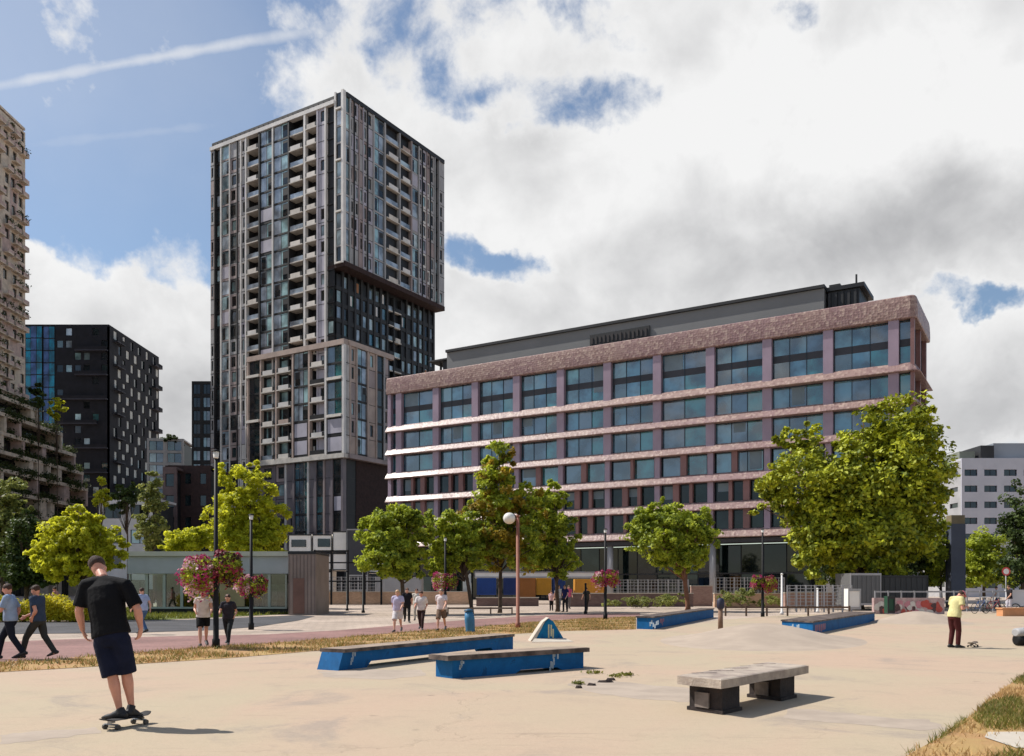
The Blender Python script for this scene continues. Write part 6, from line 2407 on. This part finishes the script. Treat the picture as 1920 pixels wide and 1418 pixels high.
def person(label, loc, rz, J, H, skin, top, bottom, hair, leg=1.0, sleeve=.55, shoe=SHOE, hairlen=0.0, vs=.016, group=None, cap=None, bulk_=1.0, hand=True, fingers=True, shoe_sole=None):
    k = H / 1.76
    w_ = bulk_
    t = thing('person', label, 'person', loc, rz, group)
    b = MB()
    up = Vector((0, 0, 1))
    hd, nk = J['head'], J['neck']
    hr = .098 * k
    sx = (J['shoR'] - J['shoL']).normalized()
    ax = (hd - nk).normalized()
    fw = sx.cross(ax) * -1 if sx.cross(ax).y < 0 and J.get('face', 1) > 0 else sx.cross(ax)
    fw = J['fwd'].normalized() if 'fwd' in J else fw
    axn = (ax - fw * ax.dot(fw)).normalized()
    # torso
    P_ = [J['pelvis'] - up * .09 * k, J['pelvis'], J['waist'], J['chest'], lerp(J['chest'], nk, .62), lerp(J['chest'], nk, .9)]
    shw = (J['shoR'] - J['shoL']).length / 2
    b.loft(P_, [(.14 * k * w_, .10 * k * w_), (.165 * k * w_, .115 * k * w_), (.145 * k * w_, .10 * k * w_), (.165 * k * w_, .115 * k * w_), (shw * .93, .095 * k * w_), (.075 * k, .065 * k)], ref=sx, n=16)
    b.loft([lerp(J['chest'], nk, .8), nk, lerp(nk, hd, .65)], [.068 * k, .056 * k, .055 * k], n=12)
    # head: skull, jaw, nose, ears
    hc = hd + axn * .01 * k
    ring = []
    for f, a_, b2, fo in ((-1.18, .42, .42, .28), (-.95, .60, .66, .20), (-.55, .74, .88, .08), (0, .80, 1.0, 0), (.45, .76, .96, -.04), (.82, .54, .68, -.06), (1.02, .22, .30, -.06)):
        ring.append((hc + axn * f * hr * 1.18 + fw * fo * hr, (a_ * hr, b2 * hr)))
    b.loft([r_[0] for r_ in ring], [r_[1] for r_ in ring], ref=sx, n=16)
    b.loft([hc + fw * .95 * hr + axn * .15 * hr, hc + fw * 1.2 * hr - axn * .25 * hr, hc + fw * 1.0 * hr - axn * .38 * hr], [.10 * hr, .17 * hr, .14 * hr], n=8)
    b.loft([hc + fw * .86 * hr - axn * .62 * hr - sx * .25 * hr, hc + fw * .95 * hr - axn * .62 * hr, hc + fw * .86 * hr - axn * .62 * hr + sx * .25 * hr], [.06 * hr, .10 * hr, .06 * hr], n=8)
    for sg in (-1, 1):
        e = hc + sx * sg * .82 * hr - axn * .08 * hr
        b.loft([e - axn * .28 * hr, e + sx * sg * .06 * hr, e + axn * .28 * hr], [(.10 * hr, .16 * hr), (.12 * hr, .22 * hr), (.09 * hr, .16 * hr)], ref=sx, n=8)
    # limbs
    for s in ('L', 'R'):
        sg = -1 if s == 'L' else 1
        sh, el_, wr = J['sho' + s], J['elb' + s], J['wri' + s]
        b.loft([sh + (sh - el_).normalized() * .03 * k, sh, lerp(sh, el_, .35), lerp(sh, el_, .75), el_, lerp(el_, wr, .3), lerp(el_, wr, .7), wr],
               [.040 * k * w_, .058 * k * w_, .053 * k * w_, .044 * k * w_, .042 * k * w_, .044 * k * w_, .034 * k, .027 * k], n=12)
        hi, kn, an = J['hip' + s], J['knee' + s], J['ank' + s]
        b.loft([hi + up * .05 * k, hi - up * .03 * k, lerp(hi, kn, .35), lerp(hi, kn, .8), kn, lerp(kn, an, .28), lerp(kn, an, .65), lerp(kn, an, .92), an - up * .02 * k],
               [.085 * k * w_, .088 * k * w_, .080 * k * w_, .060 * k * w_, .055 * k * w_, .058 * k * w_, .043 * k, .034 * k, .036 * k], n=12)
        # hand: palm, four unequal bent fingers, a thumb from the side
        if hand:
            d = (wr - el_).normalized()
            pal = (J['hand' + s] - wr).normalized() if 'hand' + s in J else (d + Vector((0, 0, -.35))).normalized()
            fwd_ = J.get('fwd', Vector((0, 1, 0)))
            wide = (fwd_ - pal * fwd_.dot(pal)).normalized()        # across the palm, towards the thumb
            nrm = pal.cross(wide).normalized()
            if nrm.x * sg > 0:
                nrm = -nrm                                            # palm faces the thigh
            k_ = k
            k = k * 1.1
            p1 = wr + pal * .085 * k
            b.loft([wr - pal * .01, wr + pal * .03 * k, wr + pal * .06 * k, p1], [(.026 * k, .020 * k), (.036 * k, .017 * k), (.042 * k, .016 * k), (.040 * k, .013 * k)], ref=wide, n=10)
            if fingers:
                for q, (off, ln) in enumerate(((.031, .072), (.0105, .080), (-.0105, .075), (-.031, .058))):
                    r0 = p1 + wide * off * k - pal * .008 * k
                    m1 = r0 + (pal * .5 + nrm * .12).normalized() * ln * .45 * k
                    m2 = m1 + (pal * .42 + nrm * .38).normalized() * ln * .32 * k
                    e_ = m2 + (pal * .2 + nrm * .5).normalized() * ln * .25 * k
                    b.loft([r0, m1, m2, e_], [.0092 * k, .0086 * k, .0080 * k, .0066 * k], n=8)
                r0 = wr + pal * .025 * k + wide * .026 * k
                m1 = r0 + (wide * .55 + pal * .6 + nrm * .2).normalized() * .038 * k
                e_ = m1 + (pal * .8 + nrm * .3 + wide * .1).normalized() * .034 * k
                b.loft([r0, m1, e_], [.0125 * k, .0105 * k, .008 * k], n=8)
            k = k_
        # feet inside the shoes
        b.loft([J['heel' + s] + up * .015, an - up * .02 * k, lerp(an, J['toe' + s], .6) - up * .005, J['toe' + s]], [.03 * k, .038 * k, .034 * k, .024 * k], n=8)
        q = MB()
        he, to = J['heel' + s], J['toe' + s]
        dd = (to - he).normalized()
        sd = dd.cross(up).normalized()
        q.loft([he - dd * .035 * k + up * .012, he + up * .02 * k, lerp(he, to, .35) + up * .030 * k, lerp(he, to, .7) + up * .012 * k, to + up * .004 * k, to + dd * .05 * k - up * .004],
               [(.028 * k, .030 * k), (.042 * k, .045 * k), (.046 * k, .052 * k), (.052 * k, .036 * k), (.048 * k, .026 * k), (.024 * k, .014 * k)], ref=sd, n=12)
        q.loft([lerp(he, an, .5) + up * .0, an + up * .035 * k], [.050 * k, .045 * k], n=12)
        o = q.build('shoe', shoe, t)
        remesh(o, max(.008, vs * .6), 3)
        if shoe_sole:
            z_ = MB()
            z_.loft([he - dd * .04 * k - up * .022 * k, he - up * .024 * k, lerp(he, to, .7) - up * .024 * k, to + dd * .055 * k - up * .022 * k], [(.03 * k, .010), (.046 * k, .012), (.054 * k, .012), (.026 * k, .010)], ref=sd, n=10)
            z_.build('sole', shoe_sole, o)
    body = b.build('body', skin, t)
    remesh(body, vs if not (fingers and vs > .006) else vs, 2)
    e = MB()
    for sg in (-1, 1):
        e.ball(hc + fw * .86 * hr + sx * sg * .33 * hr - axn * .02 * hr, .085 * hr, 8, 6)
    e.build('eye', EYE, t)
    # shirt
    q = MB()
    g = .022 * k
    pts = [J['pelvis'] - up * J.get('hem', .06) * k, lerp(J['pelvis'], J['waist'], .3), J['waist'], J['chest'], lerp(J['chest'], nk, .55), lerp(J['chest'], nk, .86), lerp(J['chest'], nk, 1.0)]
    q.loft(pts, [(.185 * k * w_ + g, .125 * k * w_ + g), (.18 * k * w_ + g, .125 * k * w_ + g), (.165 * k * w_ + g, .115 * k * w_ + g), (.175 * k * w_ + g, .125 * k * w_ + g), (shw * .96 + g * .4, .105 * k * w_ + g), (shw * .5, .08 * k * w_), (.068 * k, .062 * k)], ref=sx, n=20)
    for s in ('L', 'R'):
        sh, el_, wr = J['sho' + s], J['elb' + s], J['wri' + s]
        e1 = lerp(sh, el_, min(1, sleeve / .5 * .5 * 2)) if sleeve <= .5 else el_
        end = lerp(sh, el_, sleeve * 2) if sleeve <= .5 else lerp(el_, wr, (sleeve - .5) * 2)
        pp = [sh + (sh - el_).normalized() * .035 * k, sh, lerp(sh, end, .5) if sleeve <= .5 else lerp(sh, el_, .6), end]
        rr_ = [.052 * k * w_, .072 * k * w_, .073 * k * w_, (.076 if sleeve <= .5 else .055) * k * w_]
        q.loft([lerp(J['chest'], nk, .86), lerp(lerp(J['chest'], nk, .80), sh, .55) + up * .006, sh + up * .004, sh - (sh - el_) * .12], [.070 * k, .076 * k * w_, .074 * k * w_, .066 * k * w_], ref=(0, 1, 0), n=14)
        if sleeve > .5:
            pp.insert(3, el_)
            rr_.insert(3, .06 * k * w_)
        q.loft(pp, rr_, n=14)
    o = q.build('shirt', top, t)
    remesh(o, max(vs, .010), 4)
    # trousers, shorts or skirt
    q = MB()
    q.loft([J['pelvis'] + up * .06 * k, J['pelvis'] - up * .02, J['pelvis'] - up * .12 * k], [(.168 * k * w_, .118 * k * w_), (.185 * k * w_, .135 * k * w_), (.165 * k * w_, .12 * k * w_)], ref=sx, n=18)
    for s in ('L', 'R'):
        hi, kn, an = J['hip' + s], J['knee' + s], J['ank' + s]
        if leg <= .55:
            end = lerp(hi, kn, leg / .5)
            q.loft([hi + up * .06 * k, hi - up * .02, lerp(hi, end, .5), end], [.098 * k * w_, .108 * k * w_, .108 * k * w_, .106 * k * w_], n=14)
        else:
            q.loft([hi + up * .06 * k, hi - up * .02, lerp(hi, kn, .5), kn, lerp(kn, an, .45), lerp(kn, an, .97)], [.092 * k * w_, .1 * k * w_, .092 * k * w_, .075 * k * w_, .068 * k * w_, .062 * k * w_], n=14)
    o = q.build('shorts' if leg <= .55 else 'trousers', bottom, t)
    remesh(o, max(vs, .010), 4)
    # hair or cap
    q = MB()
    q.loft([hc - axn * (.42 + hairlen) * hr - fw * .36 * hr, hc + axn * .2 * hr - fw * .16 * hr, hc + axn * .6 * hr - fw * .12 * hr, hc + axn * .98 * hr - fw * .08 * hr, hc + axn * 1.22 * hr - fw * .04 * hr],
           [(.66 * hr, .66 * hr), (.93 * hr, .96 * hr), (.92 * hr, 1.04 * hr), (.68 * hr, .80 * hr), (.2 * hr, .26 * hr)], ref=sx, n=16)
    o = q.build('hair', hair, t)
    if cap is not None:
        q = MB()
        q.loft([hc + axn * .42 * hr, hc + axn * .8 * hr, hc + axn * 1.12 * hr, hc + axn * 1.3 * hr], [(.94 * hr, 1.08 * hr), (.92 * hr, 1.04 * hr), (.7 * hr, .78 * hr), (.2 * hr, .22 * hr)], ref=sx, n=16)
        q.loft([hc + axn * .45 * hr + fw * .6 * hr, hc + axn * .42 * hr + fw * 1.3 * hr, hc + axn * .36 * hr + fw * 1.75 * hr], [(.8 * hr, .08 * hr), (.72 * hr, .06 * hr), (.35 * hr, .04 * hr)], ref=sx, n=12)
        q.build('cap', cap, t)
    return t


# the skateboarder, seen from behind, standing on his board with his head bowed
g = G(222, 1366)


def JP(px, py, dy=0.0):
    """joint of the skateboarder from where the photograph shows it, dy metres beyond the board"""
    q = P(px, py, g.y + dy)
    return Vector((q.x - g.x, dy, q.z - .012))


V = lambda x, y, z: Vector((x, y, z))
JS = dict(pelvis=JP(209, 1192, 0), waist=JP(204, 1164, .02), chest=JP(199, 1130, .06), neck=JP(193, 1083, .13), head=JP(184, 1064, .27), pitch=.8, fwd=V(-.12, .75, -.66), hem=.0,
          shoL=JP(160, 1099, .08), shoR=JP(237, 1099, .08), elbL=JP(148, 1146, .05), elbR=JP(258, 1143, .05), wriL=JP(155, 1182, .11), wriR=JP(264, 1178, .11), handL=JP(164, 1204, .15), handR=JP(261, 1196, .14),
          hipL=JP(195, 1203, 0), hipR=JP(226, 1203, 0), kneeL=JP(211, 1268, -.03), kneeR=JP(237, 1262, .06), ankL=JP(225, 1334, 0), ankR=JP(247, 1328, .10))
JS.update(toeL=JP(199, 1345, .05), heelL=JP(233, 1344, -.02), toeR=JP(262, 1342, .24), heelR=JP(241, 1340, .05))
person('large man in black t-shirt and shorts seen from behind on a skateboard', (g.x, g.y, .012), 0, JS, 1.86, SKIN_R, cloth('black', (17, 17, 20), .3, 3), cloth('navyblack', (22, 26, 44), .3, 3), HAIR_B,
       leg=.50, sleeve=.42, vs=.0065, bulk_=1.06, shoe_sole=SHOE)
sk = thing('skateboard', 'dark skateboard under the feet of the large man in black', 'skateboard', (g.x + .065, g.y + .05, .012), math.atan2(.64, .24))
M_DECK = mat('deck_black', (.02, .018, .018), .8, .3, 8)
q = MB()
q.loft([(-.36, 0, .140), (-.31, 0, .122), (-.25, 0, .108), (0, 0, .106), (.25, 0, .108), (.31, 0, .122), (.36, 0, .140)], [(.05, .006), (.085, .007), (.1, .007), (.103, .007), (.1, .007), (.085, .007), (.05, .006)], ref=(0, 1, 0), n=14)
q.build('deck', M_DECK, sk)
for x in (-.22, .22):
    q = MB()
    q.box(x - .03, x + .03, -.03, .03, .075, .10, 0)
    q.tube((x, -.1, .056), (x, .1, .056), .012, n=8)
    q.build('truck', mat('truck_metal', srgb(150, 150, 150), .35, .1, 5, metal=.8), sk)
    for y in (-.095, .095):
        q = MB()
        q.tube((x, y - .018, .03), (x, y + .018, .03), .030, n=14)
        q.build('wheel', mat('wheel_dark', srgb(70, 66, 62), .5, .1, 5), sk)

WHITE_T = cloth('white', (214, 208, 204))
def walker(label, px, py, hd, top, bottom, H=None, headpx=None, stride=.3, leg=1.0, sleeve=.3, hair=HAIR_B, skin=SKIN, phase=1, vs=.02, group=None, **kw):
    g = G(px, py)
    if H is None:
        H = min(1.9, max(1.45, (py - headpx) / F * g.y))
    pk = {k_: kw.pop(k_) for k_ in ('swing', 'elbow', 'pitch', 'lean', 'hold') if k_ in kw}
    J = walk_joints(H, stride, phase=phase, **pk)
    return person(label, (g.x, g.y, .012), R(hd), J, H, skin, top, bottom, hair, leg=leg, sleeve=sleeve, vs=vs, group=group, **kw)


GRP = 'people walking along the brick path'
walker('man in light blue shirt and dark trousers walking at the far left', 20, 1238, 100, cloth('lightblue', (142, 160, 186)), cloth('ink', (28, 32, 44)), headpx=1094, leg=1, sleeve=.4, skin=SKIN_R, vs=.014, stride=.30, elbow=.6)
walker('man in dark blue t-shirt and grey trousers walking beside the light blue shirt', 72, 1236, 82, cloth('slateblue', (54, 66, 86)), cloth('charcoal', (56, 56, 54)), headpx=1096, leg=1, sleeve=.3, skin=SKIN_R, vs=.014, stride=.36, phase=-1, elbow=.8)
walker('person in pale blue shirt and jeans half hidden behind the skateboarder', 268, 1190, 60, cloth('paleblue', (160, 172, 198)), cloth('jeans', (70, 96, 130)), headpx=1102, vs=.02)
walker('woman with reddish hair, white top and short black skirt left of the nearest post', 381, 1214, 200, WHITE_T, cloth('blackskirt', (20, 20, 22)), headpx=1104, leg=.38, sleeve=.2, hair=mat('hair_red', srgb(150, 78, 56), .6, .2, 20), hairlen=.9, vs=.016, stride=.24, elbow=1.2)
walker('small person in dark clothes just right of the nearest lamp post', 428, 1210, 185, cloth('darkgrey', (48, 46, 54)), cloth('darkpants', (40, 44, 46)), headpx=1122, H=1.5, hairlen=.6, vs=.016, stride=.34, phase=-1, elbow=.8)
walker('person in lavender shirt and white shorts leading the walking group', 746, 1186, 175, cloth('lavender', (186, 180, 204)), cloth('whiteshort', (206, 200, 200)), headpx=1106, leg=.5, sleeve=.35, hair=mat('hair_fair', srgb(170, 140, 100), .6, .2, 20), group=GRP, stride=.26, bulk_=1.08, elbow=.5)
walker('person in black with a dark bag walking close behind the lavender shirt', 763, 1168, 190, cloth('blacktop', (30, 30, 34)), cloth('blackbottom', (36, 34, 32)), headpx=1102, group=GRP, stride=.32, phase=-1)
walker('person in white shirt and dark trousers in the middle of the walking group', 790, 1182, 178, WHITE_T, cloth('darkred', (60, 44, 44)), headpx=1108, leg=.9, sleeve=.4, group=GRP, stride=.30, skin=SKIN_R, phase=-1, elbow=.9)
walker('person in white top and brown shorts at the right of the walking group', 828, 1184, 170, cloth('whitetop', (218, 206, 206)), cloth('brownshort', (112, 92, 78)), headpx=1104, leg=.5, sleeve=.3, hair=HAIR_G, group=GRP, stride=.28, swing=.35)
walker('man in cream shirt walking behind the middle of the walking group', 781, 1164, 185, cloth('cream', (206, 198, 184)), cloth('sand', (170, 160, 146)), headpx=1104, group=GRP, stride=.2)
GRP2 = 'people gathered under the trees'
walker('person in white and pink at the left of the gathering under the trees', 1034, 1146, 170, cloth('rosewhite', (210, 176, 180)), cloth('blackp', (30, 30, 32)), headpx=1108, group=GRP2, stride=.05)
walker('person in white shirt and pale trousers standing in the gathering under the trees', 1047, 1147, 200, WHITE_T, cloth('greypants', (140, 142, 146)), headpx=1096, group=GRP2, stride=.08)
walker('person in navy top at the right of the gathering under the trees', 1060, 1148, 150, cloth('navytop', (34, 40, 84)), cloth('darkp2', (40, 40, 44)), headpx=1092, group=GRP2, stride=.1)
walker('person in pink top facing the gathering under the trees', 1066, 1142, 190, cloth('pinktop', (196, 90, 128)), cloth('greyp', (120, 112, 112)), headpx=1090, group=GRP2, stride=.08)
walker('person in dark clothes standing alone left of the flower post', 1100, 1146, 20, cloth('darkolive', (58, 56, 50)), cloth('darkp3', (48, 44, 40)), headpx=1102, stride=.1)
walker('person with ruddy face behind the flower hedge', 105, 1160, 90, cloth('rosy', (196, 140, 140)), cloth('greyp4', (90, 88, 92)), headpx=1100, skin=SKIN_R)
# the man in yellow, looking down at his board
g = G(1789, 1216)
JY = walk_joints(1.66, .05, .05, .9, pitch=.9, lean=.10, hold=.2)
JY['head'] = JY['neck'] + Vector((0, .15, .075))
JY['fwd'] = Vector((0, .8, -.6))
JY['chest'] += Vector((0, .02, 0))
person('man in yellow t-shirt, dark red trousers and pink cap looking down at a skateboard', (g.x, g.y, .012), R(-70), JY, 1.66, SKIN_R, cloth('yellow', (204, 196, 142)), cloth('darkred2', (74, 34, 34)), HAIR_B, leg=.95, sleeve=.32, vs=.014,
       cap=cloth('pinkcap', (204, 120, 130)), bulk_=1.05)
g = G(1824, 1214)
sk2 = thing('skateboard', 'small skateboard lying before the man in yellow', 'skateboard', (g.x, g.y, .012), .9)
q = MB()
q.loft([(-.36, 0, .14), (-.30, 0, .12), (-.22, 0, .105), (.22, 0, .105), (.30, 0, .12), (.36, 0, .14)], [(.05, .006), (.08, .007), (.095, .007), (.095, .007), (.08, .007), (.05, .006)], ref=(0, 1, 0), n=12)
q.build('deck', mat('deck_brown', srgb(92, 80, 70), .8, .3, 8), sk2)
for x in (-.2, .2):
    for y in (-.085, .085):
        q = MB()
        q.tube((x, y - .018, .03), (x, y + .018, .03), .030, n=12)
        q.tube((x, y, .03), (x, 0, .09), .012, n=6)
        q.build('wheel', mat('wheel_dark', srgb(70, 66, 62), .5, .1, 5), sk2)
walker('person in dark top and pale trousers by the cargo tricycle at the right', 1893, 1150, 100, cloth('blackv', (40, 36, 40)), cloth('palep', (180, 176, 186)), headpx=1098, stride=.1)
walker('distant person in white beside the traffic sign', 1870, 1142, 60, WHITE_T, cloth('bluep', (60, 76, 120)), headpx=1100, stride=.2)
